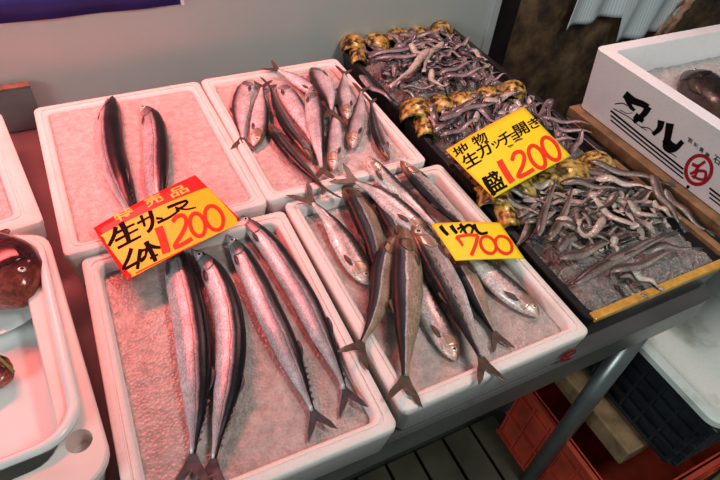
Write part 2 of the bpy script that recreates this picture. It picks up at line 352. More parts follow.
def homography(src, dst):
    A = []
    for (x, y), (u, v) in zip(src, dst):
        A.append([x, y, 1, 0, 0, 0, -u*x, -u*y, u]); A.append([0, 0, 0, x, y, 1, -v*x, -v*y, v])
    n = 8
    for i in range(n):
        p = max(range(i, n), key=lambda r: abs(A[r][i])); A[i], A[p] = A[p], A[i]
        A[i] = [a/A[i][i] for a in A[i]]
        for r in range(n):
            if r != i: f = A[r][i]; A[r] = [a-f*b for a, b in zip(A[r], A[i])]
    h = [A[i][8] for i in range(n)]
    def f(x, y):
        w = h[6]*x+h[7]*y+1; return ((h[0]*x+h[1]*y+h[2])/w, (h[3]*x+h[4]*y+h[5])/w)
    return f
def strokes_mesh(strokes, place, samples=16, boldness=1.25):
    """strokes: (points 2-D, width, taper); place(x, y) gives the 3-D point on the surface"""
    V = []; F = []
    for st in strokes:
        pts, w = st[0], st[1]*boldness; tp = st[2] if len(st) > 2 else 0.75
        closed = len(st) > 3 and st[3]
        s = spline([(x, y, 0) for x, y in pts], samples if len(pts) > 2 else 6); k = len(V)
        for i, p in enumerate(s):
            d = (s[min(i+1, len(s)-1)]-s[max(i-1, 0)]); d = Vector((-d.y, d.x, 0)).normalized()
            u = i/(len(s)-1); ww = w*0.5*(1 if closed else (1-(1-tp)*u))
            V.append(place(*(p+d*ww).xy)); V.append(place(*(p-d*ww).xy))
        for i in range(len(s)-1): F.append((k+2*i, k+2*i+1, k+2*i+3, k+2*i+2))
    return V, F
def ell(cx, cy_, rx, ry, rot, w, n=14, start=0.6):
    a = math.radians(rot); P = []
    for i in range(n+1):
        th = start+2*PI*i/n; x, y = rx*math.cos(th), ry*math.sin(th)
        P.append((cx+x*math.cos(a)-y*math.sin(a), cy_+x*math.sin(a)+y*math.cos(a)))
    return (P, w, 1.0, True)
_glyph_cache = {}
def glyph(ch, bold=0.02):
    if ch in _glyph_cache: return _glyph_cache[ch]
    c = bpy.data.curves.new('glyph', 'FONT'); c.body = ch; c.offset = bold; c.resolution_u = 3
    o = bpy.data.objects.new('glyph', c); COL.objects.link(o)
    bpy.context.view_layer.update()
    me = bpy.data.meshes.new_from_object(o.evaluated_get(bpy.context.evaluated_depsgraph_get()))
    v = [(p.co.x, p.co.y) for p in me.vertices]; f = [tuple(p.vertices) for p in me.polygons]
    bpy.data.objects.remove(o); bpy.data.curves.remove(c); bpy.data.meshes.remove(me)
    xs = [p[0] for p in v]; ys = [p[1] for p in v]; x0, x1, y0, y1 = min(xs), max(xs), min(ys), max(ys)
    v = [((x-x0)/(x1-x0), (y1-y)/(y1-y0)) for x, y in v]
    _glyph_cache[ch] = (v, f); return v, f
def glyphs_mesh(items, place):
    """items: (char, three 2-D corners: top left, top right, bottom left)"""
    V = []; F = []
    for ch, a, b, c in items:
        v, f = glyph(ch); k = len(V)
        for x, y in v: V.append(place(a[0]+(b[0]-a[0])*x+(c[0]-a[0])*y, a[1]+(b[1]-a[1])*x+(c[1]-a[1])*y))
        F += [tuple(i+k for i in q) for q in f]
    return V, F

def price_card(label, corners, zs, crop, scale, mat, curl, group=None):
    """corners in photo pixels, TL TR BR BL, each at its own height on the fish; returns the card and a placing function"""
    W = [at(x, y, z) for (x, y), z in zip(corners, zs)]
    nrm = (W[1]-W[0]).cross(W[0]-W[3]).normalized()
    if nrm.z < 0: nrm = -nrm
    def surf(u, v, off=0.0):
        p = W[0]*((1-u)*(1-v)) + W[1]*(u*(1-v)) + W[2]*(u*v) + W[3]*((1-u)*v)
        return p + nrm*(off+curl*math.sin(PI*u)*(1-0.5*v)-curl*0.5)
    h = homography(corners, [(0, 0), (1, 0), (1, 1), (0, 1)])
    def place(off):
        return lambda cx, cy_: surf(*h(crop[0]+cx/scale, crop[1]+cy_/scale), off)
    t = thing('price_card', label, 'price card', sum(W, Vector())/4)
    nu, nv = 18, 12; V = []; F = []
    for s in (0, 1):
        for j in range(nv+1):
            for i in range(nu+1): V.append(surf(i/nu, j/nv, -0.0009*s))
    n = (nu+1)*(nv+1)
    for j in range(nv):
        for i in range(nu):
            q = (j*(nu+1)+i, (j+1)*(nu+1)+i, (j+1)*(nu+1)+i+1, j*(nu+1)+i+1); F.append(q); F.append(tuple(n+a for a in reversed(q)))
    ring = list(range(nu+1)) + [j*(nu+1)+nu for j in range(1, nv+1)] + [nv*(nu+1)+i for i in range(nu-1, -1, -1)] + [j*(nu+1) for j in range(nv-1, 0, -1)]
    for i in range(len(ring)):
        a, b = ring[i], ring[(i+1) % len(ring)]; F.append((a, b, n+b, n+a))
    fix_normals(obj('card', V, F, mat, t))
    return t, place, surf
def ink(name, parent, V, F, mat): return obj(name, V, F, mat, parent, None, False)

# card 1: saury, red border
cr1 = (90, 160)
c1, pl, sf = price_card('red bordered yellow price card lying across the saury, 1200 for four', [(93, 227), (195, 174), (240, 218), (127, 280)], (0.026, 0.030, 0.030, 0.020), cr1, 4.0, 'card_red', 0.004)
panel = [(52, 305), (66, 284), (438, 116), (470, 112), (492, 128), (586, 232), (588, 250), (570, 264), (196, 452), (170, 456), (150, 444), (58, 322)]
pp = spline([(*p, 0) for p in panel+[panel[0]]], 60)[:-1]; ctr = sum(pp, Vector())/len(pp)
V = []; F = []; rings = 8
for r in range(rings+1):
    for p in pp: q = ctr.lerp(p, r/rings if r else 0.001); V.append(pl(0.0003)(q.x, q.y))
n = len(pp)
for r in range(rings):
    for i in range(n): F.append((r*n+i, r*n+(i+1) % n, (r+1)*n+(i+1) % n, (r+1)*n+i))
ink('yellow_panel', c1, V, F, 'card_amber')
pl6 = pl(0.0006)
k = []
for ch, (x0, y0), w in (('特', (84, 206), 82), ('売', (204, 150), 78), ('品', (304, 110), 82)):
    k.append((ch, (x0, y0+18), (x0+w*0.86, y0-14), (x0+20, y0+48)))
ink('printed_heading', c1, *glyphs_mesh(k, pl6), 'print_yellow')
B = 12
st = [([(98, 268), (92, 300), (72, 340)], 15), ([(92, 296), (172, 258)], 9), ([(96, 322), (186, 278)], 9), ([(106, 350), (198, 306)], 10), ([(118, 252), (138, 290), (152, 332)], 20),   # sei
      ([(182, 258), (246, 224)], 8), ([(196, 226), (206, 250), (212, 270)], 11), ([(232, 208), (242, 246), (236, 276), (222, 292)], 15),   # sa
      ([(256, 238), (284, 238)], 9), ([(262, 256), (312, 232), (350, 204)], 9), ([(302, 196), (348, 176), (384, 164), (372, 184), (336, 206)], 10), ([(332, 194), (376, 200), (418, 190)], 7),  # n ma
      ([(160, 352), (148, 392), (132, 432), (184, 408), (214, 388)], 13, 0.7), ([(196, 356), (190, 396), (186, 436)], 14),   # 4
      ([(196, 366), (250, 346)], 9), ([(216, 328), (240, 372), (258, 408)], 18), ([(222, 352), (214, 390), (198, 408)], 10), ([(226, 344), (262, 352), (296, 352)], 15, 0.4), ([(234, 396), (266, 380)], 9)]  # hon
ink('handwriting', c1, *strokes_mesh(st, pl6), 'ink_black')
st = [([(266, 272), (284, 320), (300, 376)], 28, 1.0), ([(322, 252), (340, 230), (366, 226), (378, 250), (364, 292), (330, 352), (362, 342), (402, 318)], 14, 1.0),
      ell(424, 262, 30, 48, -14, 13), ell(492, 232, 36, 52, -20, 13), ([(180, 452), (400, 350), (440, 330)], 5)]
ink('price_digits', c1, *strokes_mesh(st, pl(0.0008), 30), 'ink_red')

# card 2: opened dragonets
c2, pl, sf = price_card('large yellow price card, 1200, on the middle black tray of small fish', [(446, 149), (524, 106), (571, 155), (494, 197)], (0.034, 0.042, 0.044, 0.038), (410, 80), 3.7895, 'card_yellow', 0.003)
pl6 = pl(0.0005)
def G(ch, x, y, w, h_):   # centre, size, tilted along the card's writing direction
    ux, uy = 0.86*w/2, -0.46*w/2; vx, vy = 0.50*h_/2, 0.60*h_/2*1.25
    return (ch, (x-ux-vx, y-uy-vy), (x+ux-vx, y+uy-vy), (x-ux+vx, y-uy+vy))
gl = [G('地', 192, 268, 58, 50), G('物', 258, 232, 58, 50), G('生', 232, 306, 62, 62), G('ガ', 280, 272, 60, 60), G('ッ', 324, 254, 36, 34), G('チ', 358, 232, 50, 56),
      G('ョ', 394, 222, 32, 34), G('開', 420, 194, 58, 58), G('き', 472, 168, 46, 48), G('盛', 318, 390, 66, 84)]
ink('handwriting', c2, *glyphs_mesh(gl, pl6), 'ink_black')
st = [([(282, 372), (296, 400), (322, 436)], 14), ([(336, 314), (356, 350), (384, 392)], 19, 1.0), ([(384, 316), (392, 290), (416, 282), (430, 300), (424, 330), (404, 372), (430, 364), (464, 344)], 12, 1.0),
      ell(478, 298, 26, 44, -28, 12), ell(534, 264, 28, 46, -30, 12)]
ink('price_digits', c2, *strokes_mesh(st[1:], pl6, 30), 'ink_red'); ink('brush_mark', c2, *strokes_mesh(st[:1], pl6), 'ink_black')

# card 3: sardines
c3, pl, sf = price_card('small yellow price card, 700, resting on the sardines', [(431, 223), (500, 222), (525, 258), (456, 260)], (0.020, 0.018, 0.014, 0.020), (400, 180), 4.3636, 'card_yellow', 0.0025)
pl6 = pl(0.0005)
st = [([(176, 200), (192, 222), (212, 242)], 14), ([(222, 200), (236, 220), (250, 236)], 14), ([(262, 194), (276, 216), (292, 240)], 11), ([(250, 218), (276, 206), (264, 234)], 9),
      ([(276, 216), (298, 200), (318, 212), (312, 238)], 11), ([(322, 196), (334, 222), (354, 238), (384, 232)], 12)]
ink('handwriting', c3, *strokes_mesh(st, pl6), 'ink_black')
st = [([(246, 250), (262, 268), (276, 290)], 12), ([(246, 252), (296, 244), (342, 246)], 11, 1.0), ([(340, 246), (332, 282), (312, 330)], 13, 1.0), ell(386, 286, 30, 40, -38, 11), ell(454, 284, 32, 42, -42, 11)]
ink('price_digits', c3, *strokes_mesh(st, pl6, 30), 'ink_red')

# ------------------------------------------------------------------ fish
PROF = {
 'saury': [(0, .03), (.02, .16), (.05, .36), (.10, .60), (.17, .82), (.28, .97), (.42, 1), (.60, .97), (.74, .82), (.86, .52), (.94, .25), (1, .14)],
 'sardine': [(0, .14), (.02, .32), (.06, .54), (.12, .74), (.22, .93), (.36, 1), (.52, .95), (.70, .72), (.86, .40), (.95, .24), (1, .19)],
 'rock': [(0, .12), (.03, .34), (.1, .66), (.2, .92), (.34, 1), (.5, .9), (.68, .62), (.84, .32), (.94, .22), (1, .22)],
 'thin': [(0, .30), (.06, .72), (.16, 1), (.35, .97), (.55, .84), (.75, .60), (.9, .36), (1, .22)]}
def prof(kind, u):
    P = PROF[kind]
    for (a, x), (b, y) in zip(P, P[1:]):
        if u <= b:
            f = (u-a)/(b-a); f = f*f*(3-2*f)*0.4+f*0.6; return x+(y-x)*f
    return P[-1][1]
def fish(name, label, cat, group, pts, z, depth, back, kind, skin, gill, fin, roll=0, thick=0.58, eye=0.0, tail=(1.0, 0.62), eye_u=0.075, tail_roll=0, dorsal=0.55, eye_v=0.22, finlets=0):
    """pts: nose to tail root, photo pixels (x, y) or (x, y, dz); back: +1 when the back lies to the right in the picture"""
    W = [at(p[0], p[1], p[2] if len(p) > 2 else z) for p in pts]
    n, m = 40, 18
    S = spline(W, n); L = sum((S[i+1]-S[i]).length for i in range(n-1)); H = depth/2
    root = thing(name, label, cat, S[n//3].copy(), group)
    fr = []
    for i in range(n):
        tg = (S[min(i+1, n-1)]-S[max(i-1, 0)]).normalized(); s = tg.cross(Vector((0, 0, 1))).normalized()
        if (sx(S[i]+s*0.01)-sx(S[i]))*back < 0: s = -s
        nn = s.cross(tg).normalized()
        if nn.z < 0: nn = -nn
        a = math.radians(roll); fr.append((tg, s*math.cos(a)+nn*math.sin(a), nn*math.cos(a)-s*math.sin(a)))
    def pt(u, th, grow=0.0):
        x = min(max(u, 0), 1)*(n-1); i = min(int(x), n-2); f = x-i
        c = S[i].lerp(S[i+1], f); s = fr[i][1].lerp(fr[i+1][1], f); nn = fr[i][2].lerp(fr[i+1][2], f)
        d = prof(kind, u); h = H*d+grow; t = H*thick*min(d*1.05, 1)**0.85+grow
        cth, sth = math.cos(th), math.sin(th)
        return c + s*(h*cth) + nn*(t*math.copysign(abs(sth)**0.85, sth))
    V = []; UV = []; F = []
    for i in range(n):
        for j in range(m):
            th = 2*PI*j/m; V.append(pt(i/(n-1), th)); UV.append((i/(n-1), (math.cos(th)+1)/2))
    for i in range(n-1):
        for j in range(m): F.append((i*m+j, i*m+(j+1) % m, (i+1)*m+(j+1) % m, (i+1)*m+j))
    V.append(S[0]+fr[0][0]*-0.0006); UV.append((0, .5)); V.append(S[-1]); UV.append((1, .5)); q = n*m
    for j in range(m): F.append(((j+1) % m, j, q)); F.append(((n-1)*m+j, (n-1)*m+(j+1) % m, q+1))
    fix_normals(obj('body', V, F, skin, root, UV))
    # tail fin: forked, thin
    tg, s, nn = fr[-1]; a = math.radians(tail_roll); s2 = s*math.cos(a)+nn*math.sin(a); n2 = nn*math.cos(a)-s*math.sin(a)
    p = S[-1]-tg*0.002; tl, ts = depth*tail[0], depth*tail[1]; w0 = H*prof(kind, 1)*1.0
    out = [(0, w0), (.3, ts*.42), (.65, ts*.8), (1.0, ts), (.86, ts*.62), (.62, ts*.3), (.42, 0), (.62, -ts*.3), (.86, -ts*.62), (1.0, -ts), (.65, -ts*.8), (.3, -ts*.42), (0, -w0)]
    V = []; kk = len(out)
    for sg in (1, -1):
        for x, y in out: V.append(p+tg*(tl*x)+s2*y+n2*(sg*(0.0012 if x < 0.2 else 0.0005)+0.0015*math.sin(3*y/ts)*x))
    F = []
    hl = kk//2
    for i in range(hl):
        a_, b_, c_, d_ = i, i+1, kk-2-i, kk-1-i
        if b_ == c_: tri = (a_, b_, d_)
        else: tri = (a_, b_, c_, d_)
        F.append(tri)
    F = [tuple(f) for f in [(0, 1, 11, 12), (1, 2, 5, 6), (2, 3, 4, 5), (1, 6, 11), (6, 7, 10, 11), (7, 8, 9, 10)]]
    F += [tuple(kk+i for i in reversed(f)) for f in F] + [(i, (i+1) % kk, kk+(i+1) % kk, kk+i) for i in range(kk)]
    fix_normals(obj('tail_fin', V, F, fin, root, None, False))
    # gill cover: slightly raised plate on the upper side
    V = []; UV = []; F = []; gu, gv = 8, 9
    for i in range(gu+1):
        for j in range(gv+1):
            v = j/gv; th = math.radians(38)+math.radians(112)*v; bulge = math.sin(PI*v)
            u0 = eye_u*1.35; u1 = eye_u*1.75+eye_u*1.05*bulge
            u = u0+(u1-u0)*i/gu; e = min(i, gu-i, j, gv-j)
            V.append(pt(u, th, 0.0009 if e > 0 else (0.0007 if i == gu else -0.0003))); UV.append((0.3, (math.cos(th)+1)/2))
    for i in range(gu):
        for j in range(gv): F.append((i*(gv+1)+j, (i+1)*(gv+1)+j, (i+1)*(gv+1)+j+1, i*(gv+1)+j+1))
    o = obj('gill_cover', V, F, gill, root, UV); b = o.modifiers.new('th', 'SOLIDIFY'); b.thickness = 0.0004
    # pectoral fin
    u0 = eye_u*2.6; V = []; F = []
    for i in range(7):
        f = i/6; u = u0+f*0.6*depth/L; w = math.radians(22)*math.sin(PI*min(1, 0.12+f*0.88))*0.55
        for sg in (1, -1): V.append(pt(u, math.radians(122+6*f)+sg*w, 0.0012+0.0012*f))
    for i in range(6): F.append((2*i, 2*i+1, 2*i+3, 2*i+2))
    o = obj('pectoral_fin', V, F, fin, root); b = o.modifiers.new('th', 'SOLIDIFY'); b.thickness = 0.0005
    # dorsal fin folded on the back
    V = []; F = []
    for i in range(7):
        f = i/6; u = dorsal+f*0.09; hgt = depth*0.13*math.sin(PI*(0.15+0.85*f))*(1-f*0.4)
        for e in (-0.001, hgt): V.append(pt(u, 0.06, e))
    for i in range(6): F.append((2*i, 2*i+1, 2*i+3, 2*i+2))
    o = obj('dorsal_fin', V, F, fin, root); b = o.modifiers.new('th', 'SOLIDIFY'); b.thickness = 0.0006; b.offset = 0
    for q in range(finlets):      # row of finlets behind the dorsal fin
        u = dorsal+0.115+q*(0.97-dorsal-0.115)/finlets; V = []
        for sg in (1, -1):
            for du, e in ((0, -0.001), (0.012, depth*0.085), (0.024, -0.001)): V.append(pt(u+du, 0.06, e)+fr[-1][2]*(sg*0.0005))
        obj('finlet', V, [(0, 1, 2), (5, 4, 3), (0, 3, 4, 1), (1, 4, 5, 2), (2, 5, 3, 0)], fin, root, None, False)
    # eye on the side that shows
    if eye:
        th = math.acos(eye_v); c = pt(eye_u, th); nrm = (pt(eye_u, th, 0.002)-c).normalized()
        a_ = nrm.orthogonal().normalized(); b_ = nrm.cross(a_)
        def dome(nm, r, hgt, base, mt, par):
            V = []; F = []; q = 16
            for k in range(4):
                ph = PI/2*k/4
                for j in range(q): V.append(c+nrm*(base+hgt*math.sin(ph))+(a_*math.cos(2*PI*j/q)+b_*math.sin(2*PI*j/q))*(r*math.cos(ph)))
            V.append(c+nrm*(base+hgt))
            for k in range(3):
                for j in range(q): F.append((k*q+j, k*q+(j+1) % q, (k+1)*q+(j+1) % q, (k+1)*q+j))
            for j in range(q): F.append((3*q+j, 3*q+(j+1) % q, 4*q))
            F.append(tuple(reversed(range(q))))
            return obj(nm, V, F, mt, par)
        ey = dome('eye', eye*1.1, eye*0.45, -0.0007, 'eye_silver', root)
        pu = bpy.data.objects['pupil'] if False else dome('pupil', eye*0.55, eye*0.30, -0.0007+eye*0.30, 'pupil', ey)
        pu.matrix_parent_inverse = Matrix.Translation(-root.location) @ Matrix.Identity(4)
        pu.matrix_parent_inverse = ey.matrix_parent_inverse.inverted() @ Matrix.Translation(-root.location)
    return root

SA = 'saury on the left foam trays'
def saury(label, pts, z, d, **kw):
    return fish('pacific_saury', label, 'fish', SA, pts, z, d, 1, 'saury', 'skin_saury', 'skin_gill_grey', 'fin_grey', eye=0.0042, tail=(0.95, 0.5), eye_u=0.062, dorsal=0.70, eye_v=0.1, finlets=6, **kw)
saury('dark saury at the far left of the back tray, its pointed head nearest the wall', [(113, 96, .012), (110.5, 128, .015), (114, 158, .016), (124, 190, .017), (140, 226, .010)], 0.015, 0.043, thick=0.9, roll=48)
saury('saury with a pale silver belly whose back half slips under the red bordered card', [(140, 105, .012), (152, 120, .014), (156, 150, .016), (156, 182, .016), (162, 224, .010)], 0.015, 0.045, thick=0.62, roll=24)
saury('saury at the left of the front tray, its head hidden under the red bordered card', [(170, 238, -.006), (180, 275, -.006), (190, 320, -.006), (195, 365, -.006), (196, 410, -.007), (193, 454, -.008)], -0.006, 0.046, thick=0.6, roll=12)
saury('arched saury in the front tray, second from its left wall, snout by the red card', [(191, 249, -.004), (208, 265, -.006), (221, 290, -.006), (229, 320, -.006), (231, 350, -.006), (227, 390, -.006), (219, 430, -.007), (214, 459, -.008)], -0.006, 0.041, thick=0.62, roll=14)
saury('straight silver saury in the front tray, third from its left wall', [(226, 234, -.004), (238, 250, -.006), (253, 278, -.006), (268, 310, -.006), (285, 345, -.006), (301, 382, -.007), (313, 411, -.008)], -0.006, 0.037, thick=0.62, roll=12)
saury('pinkish saury nearest the right wall of the front tray, beside the sardine tray', [(236, 214, -.004), (250, 225, -.006), (271, 248, -.006), (291, 278, -.006), (307, 305, -.006), (323, 338, -.006), (336, 366, -.007), (345, 389, -.008)], -0.006, 0.037, thick=0.62, roll=12)

SD = 'sardines in the front foam tray'
def sardine(label, pts, z, d, back, olive=False, roll=0, eye=0.0042, **kw):
    return fish('sardine', label, 'fish', SD, pts, z, d*1.2, back, 'sardine', 'skin_sardine_olive' if olive else 'skin_sardine', 'skin_gill_olive' if olive else 'skin_gill', 'fin_brown', roll, 0.52, eye, **kw)
sardine('silver sardine lying alone along the left wall of its tray, tail on the back rim', [(369, 284, -.012), (360, 271, -.010), (348, 250, -.009), (333, 226, -.007), (322, 212, .001), (313, 203, .007)], -.009, .033, 1, roll=4)
sardine('dark brown sardine showing its back, behind the two olive sardines', [(344, 184, -.003), (352, 196, -.004), (364, 217, -.006), (374, 243, -.008), (378, 266, -.010), (381, 290, -.013)], -.006, .038, -1, True, roll=20, eye=0)
sardine('dark sardine half hidden under the white bellied one, beside the dark brown sardine', [(402, 244, -.012), (394, 226, -.010), (384, 208, -.010), (372, 193, -.010), (362, 185, -.009)], -.010, .030, -1, True, roll=20, eye=0)
sardine('white bellied sardine stretched across the back of the tray, tail on the rim', [(424, 236, -.003), (414, 224, .000), (398, 210, .001), (384, 198, .004), (372, 190, .008), (356, 182, .012)], 0, .034, 1, roll=6, eye=0)
sardine('sardine with spotted back whose snout pokes over the back rim', [(368, 157, .022), (374, 166, .019), (388, 182, .008), (404, 197, -.004), (420, 212, -.006), (440, 230, -.008)], -.004, .029, 1, roll=6, eye=0.0028)
sardine('sardine with dark head running along the right wall behind the small price card', [(401, 161, .022), (409, 170, .016), (424, 186, .006), (440, 203, -.001), (456, 219, -.003), (472, 232, -.006)], -.002, .031, -1, roll=10, eye=0.003)
sardine('narrow olive sardine bending left, its tail over the left rim', [(396, 236, .012), (388, 252, .008), (383, 272, .004), (380, 296, .002), (373, 320, .003), (362, 342, .007)], .004, .030, -1, True, roll=14, eye=0)
sardine('olive sardine pointing straight at the front rim, dark blue stripe beside a beige belly', [(404, 229, .018), (406, 246, .016), (407, 276, .012), (407, 305, .010), (406, 340, .008), (405, 376, .007)], .010, .039, -1, True, roll=10, eye=0, tail=(0.85, 0.5))
sardine('large pink headed sardine with a round eye and spotted back, beside the small price card', [(413, 226, .018), (421, 238, .018), (433, 257, .014), (446, 280, .010), (458, 305, .009), (470, 333, .007), (481, 357, .007)], .010, .037, -1, roll=12, eye_u=.085, eye_v=.3, eye=0.0056, tail=(0.95, 0.5))
sardine('sardine under the large pink headed one, bright eye near the front rim', [(456, 360, -.012), (451, 350, -.011), (442, 332, -.010), (431, 311, -.010), (424, 288, -.011), (420, 266, -.013)], -.010, .032, 1, roll=4, eye=0.0042)
sardine('slim brown sardine between the large pink headed one and the right hand sardine', [(452, 256, -.008), (462, 270, -.008), (472, 288, -.009), (482, 310, -.010), (494, 332, -.012)], -.009, .028, -1, True, roll=0, eye=0, tail=(0.95, 0.5))
sardine('sardine coming out from under the small price card, head to the right wall', [(538, 316, -.012), (530, 308, -.010), (514, 295, -.009), (496, 280, -.008), (478, 262, -.007), (462, 243, -.009)], -.009, .034, 1, roll=4, eye=0.0036)

HB = 'small herring in the tray against the wall'
def herring(label, pts, z, d, back, dark=False, roll=0, eye=0.0, **kw):
    return fish('herring', label, 'fish', HB, pts, z, d*1.12, back, 'sardine', 'skin_herring_dark' if dark else 'skin_herring', 'skin_gill_grey' if not eye else 'skin_gill', 'fin_brown', roll, 0.52, eye, **kw)
herring('pink herring lying nearest the left wall of its tray, tail pointing to the saury', [(252, 80, .010), (245, 90, .012), (241, 104, .012), (240, 120, .011), (242, 138, .010)], .012, .032, -1, roll=4)
herring('pale herring with its head down beside the leftmost herring, dark eye by the left rim', [(254, 146, .010), (258, 134, .011), (260, 118, .011), (261, 102, .010), (262, 88, .009)], .010, .030, 1, eye=0.0034)
herring('dark backed herring with an upright forked tail near the wall', [(312, 160, .010), (304, 148, .012), (290, 130, .014), (278, 108, .014), (271, 88, .013)], .013, .028, -1, True, roll=30)
herring('broad pink herring beside the dark backed one', [(279, 84, .012), (286, 92, .015), (296, 108, .017), (306, 126, .016), (314, 144, .013)], .016, .034, 1, roll=2)
herring('pink herring lying over the back rim, tail against the wall', [(318, 96, .010), (310, 89, .011), (298, 81, .012), (288, 75, .014), (278, 70, .017)], .012, .028, 1, roll=4)
herring('silver white herring hanging straight down the middle of the heap', [(309, 90, .022), (313, 102, .026), (315, 122, .025), (318, 144, .020), (322, 168, .012)], .022, .031, 1, roll=4)
herring('grey herring shaped like a leaf at the back of the heap', [(313, 68, .014), (318, 76, .017), (324, 87, .020), (329, 99, .021), (331, 110, .020)], .018, .038, -1, roll=8)
herring('short herring facing the buyer, beside the grey leaf shaped herring', [(347, 119, .020), (346, 108, .021), (344, 96, .019), (344, 84, .016), (344, 74, .015)], .020, .028, -1, eye=0.0032, roll=8)
herring('herring with a brown head and round eye at the front middle of the heap', [(333, 170, .010), (333, 158, .011), (334, 142, .012), (335, 125, .012), (335, 108, .011)], .011, .028, -1, eye=0.0034, roll=6)
herring('herring with a golden head beside the slim dark one at the right wall', [(352, 148, .011), (353, 138, .012), (357, 122, .013), (360, 106, .013), (361, 92, .014)], .012, .029, -1, eye=0.0032, roll=6)
herring('slim dark herring lying along the right wall of the tray', [(389, 160, .010), (384, 150, .010), (378, 134, .011), (374, 118, .012), (371, 103, .015)], .011, .024, -1, True, roll=20)
herring('dark herring with a brown head and grey stripe, its tail over the front rim', [(271, 124, .008), (276, 134, .009), (287, 149, .009), (300, 164, .009), (313, 177, .012), (323, 187, .016)], .009, .029, -1, True, roll=28)

# ------------------------------------------------------------------ black trays with gold rims and heaps of small opened fish
def crate_ice(x0, x1, y0, y1, seed, hh, label):
    V = []; F = []; nx, ny = 130, 120
    def h(x, y):
        u, v = (x-x0)/(x1-x0), (y-y0)/(y1-y0)
        e = min(1, 6*min(u, 1-u, v, 1-v))
        q = Vector((x, y, seed)); return hh*e*(1.0) + 0.007*noise.noise(q*28) + 0.004*noise.noise(q*75) + 0.002*noise.noise(q*160)+0.0016*noise.noise(q*300)
    for j in range(ny+1):
        for i in range(nx+1):
            x = x0+(x1-x0)*i/nx; y = y0+(y1-y0)*j/ny; V.append(Vector((x, y, T-0.014+h(x, y))))
    for j in range(ny):
        for i in range(nx): F.append((j*(nx+1)+i, j*(nx+1)+i+1, (j+1)*(nx+1)+i+1, (j+1)*(nx+1)+i))
    n = len(V); ring = list(range(nx+1)) + [j*(nx+1)+nx for j in range(1, ny+1)] + [ny*(nx+1)+i for i in range(nx-1, -1, -1)] + [j*(nx+1) for j in range(ny-1, 0, -1)]
    V += [Vector((V[i].x, V[i].y, TABLE+0.006)) for i in ring]
    F += [(ring[(i+1) % len(ring)], ring[i], n+i, n+(i+1) % len(ring)) for i in range(len(ring))]; F.append(tuple(range(n, n+len(ring))))
    o = fix_normals(obj('crushed_ice', V, F, 'ice_crate')); o['kind'] = 'stuff'; tag(o, label, 'ice')
    return lambda x, y: T-0.014+h(min(max(x, x0), x1), min(max(y, y0), y1))
def lug(c, ax, r, ln, root, hgt):
    """scalloped bulge of the gold edge: a barrel shaped half shell standing on the rim"""
    V = []; F = []; n, m = 10, 9; d = Vector((math.cos(ax), math.sin(ax), 0)); s = Vector((-d.y, d.x, 0))
    for i in range(n+1):
        f = i/n*2-1; w = math.sqrt(max(0.05, 1-abs(f)**3*0.62))*(1+0.06*math.sin(i*2.4))
        for j in range(m+1):
            a = PI*j/m; V.append(Vector(c)+d*(f*ln/2)+s*(math.cos(a)*r*(0.75+0.25*w))+Vector((0, 0, math.sin(a)*hgt*w)))
    for i in range(n):
        for j in range(m): F.append((i*(m+1)+j, (i+1)*(m+1)+j, (i+1)*(m+1)+j+1, i*(m+1)+j+1))
    o = obj('scalloped_edge', V, F, 'tortoise', root); b = o.modifiers.new('th', 'SOLIDIFY'); b.thickness = 0.0025; b.offset = -1
def black_tray(label, x0, x1, yf, yb, seed, icelabel, hh):
    t = thing('serving_tray', label, 'fish tray', ((x0+x1)/2, (yf+yb)/2, TABLE))
    w, l = x1-x0, yb-yf; z = T; b = TABLE+0.0005
    loops = [(0.012, b, .012), (0.003, z-0.006, .014), (0, z-0.004, .014), (0, z, .014), (0.012, z, .012), (0.014, z-0.004, .012), (0.028, b+0.004, .012)]
    V, F = loft_tray((x0, yb), 0, w, l, loops); o = fix_normals(obj('tray_body', V, F, 'black_plastic', t)); o.modifiers.new('es', 'EDGE_SPLIT')
    e = MB(); e.box((x0+0.008, yf-0.001, z-0.006), (x1-0.004, yf+0.013, z+0.003)); e.build('gold_strip', 'gold', t, False, 0.002)
    e = MB(); e.box((x1-0.014, yf+0.013, z-0.004), (x1+0.001, yb-0.01, z+0.006)); e.build('side_strip', 'wood_dark' if seed == 3 else 'black_plastic', t, False, 0.002)
    R = random.Random(seed); k = 5
    for i in range(k):
        x = x0+0.028+(w-0.075)*i/(k-1); lug((x, yb-0.016+R.uniform(-.003, .003), z-0.004), R.uniform(0.6, 1.25), 0.027+R.uniform(0, .005), 0.058, t, 0.026+R.uniform(-.005, .006))
    lug((x0+0.020, yb-0.060, z-0.006), 1.25, 0.016, 0.06, t, 0.020)
    return t, crate_ice(x0+0.020, x1-0.018, yf+0.020, yb-0.024, seed, hh, icelabel)
XE0, XE1 = 0.766, 1.078
tG, hG = black_tray('black tray with gold front edge nearest the table corner, heaped with brown small fish', XE0, XE1, -0.558, -0.272, 3, 'glassy crushed ice showing at the front of the nearest black tray', 0.010)
tF, hF = black_tray('black tray in the middle of the three, under the large yellow card', XE0, XE1, -0.266, -0.004, 5, 'crushed ice beside the large yellow card in the middle black tray', 0.012)
tE, hE = black_tray('black tray with scalloped gold edge farthest back against the wall', XE0, XE1, 0.002, 0.290, 8, 'crushed ice under the small fish in the black tray against the wall', 0.016)

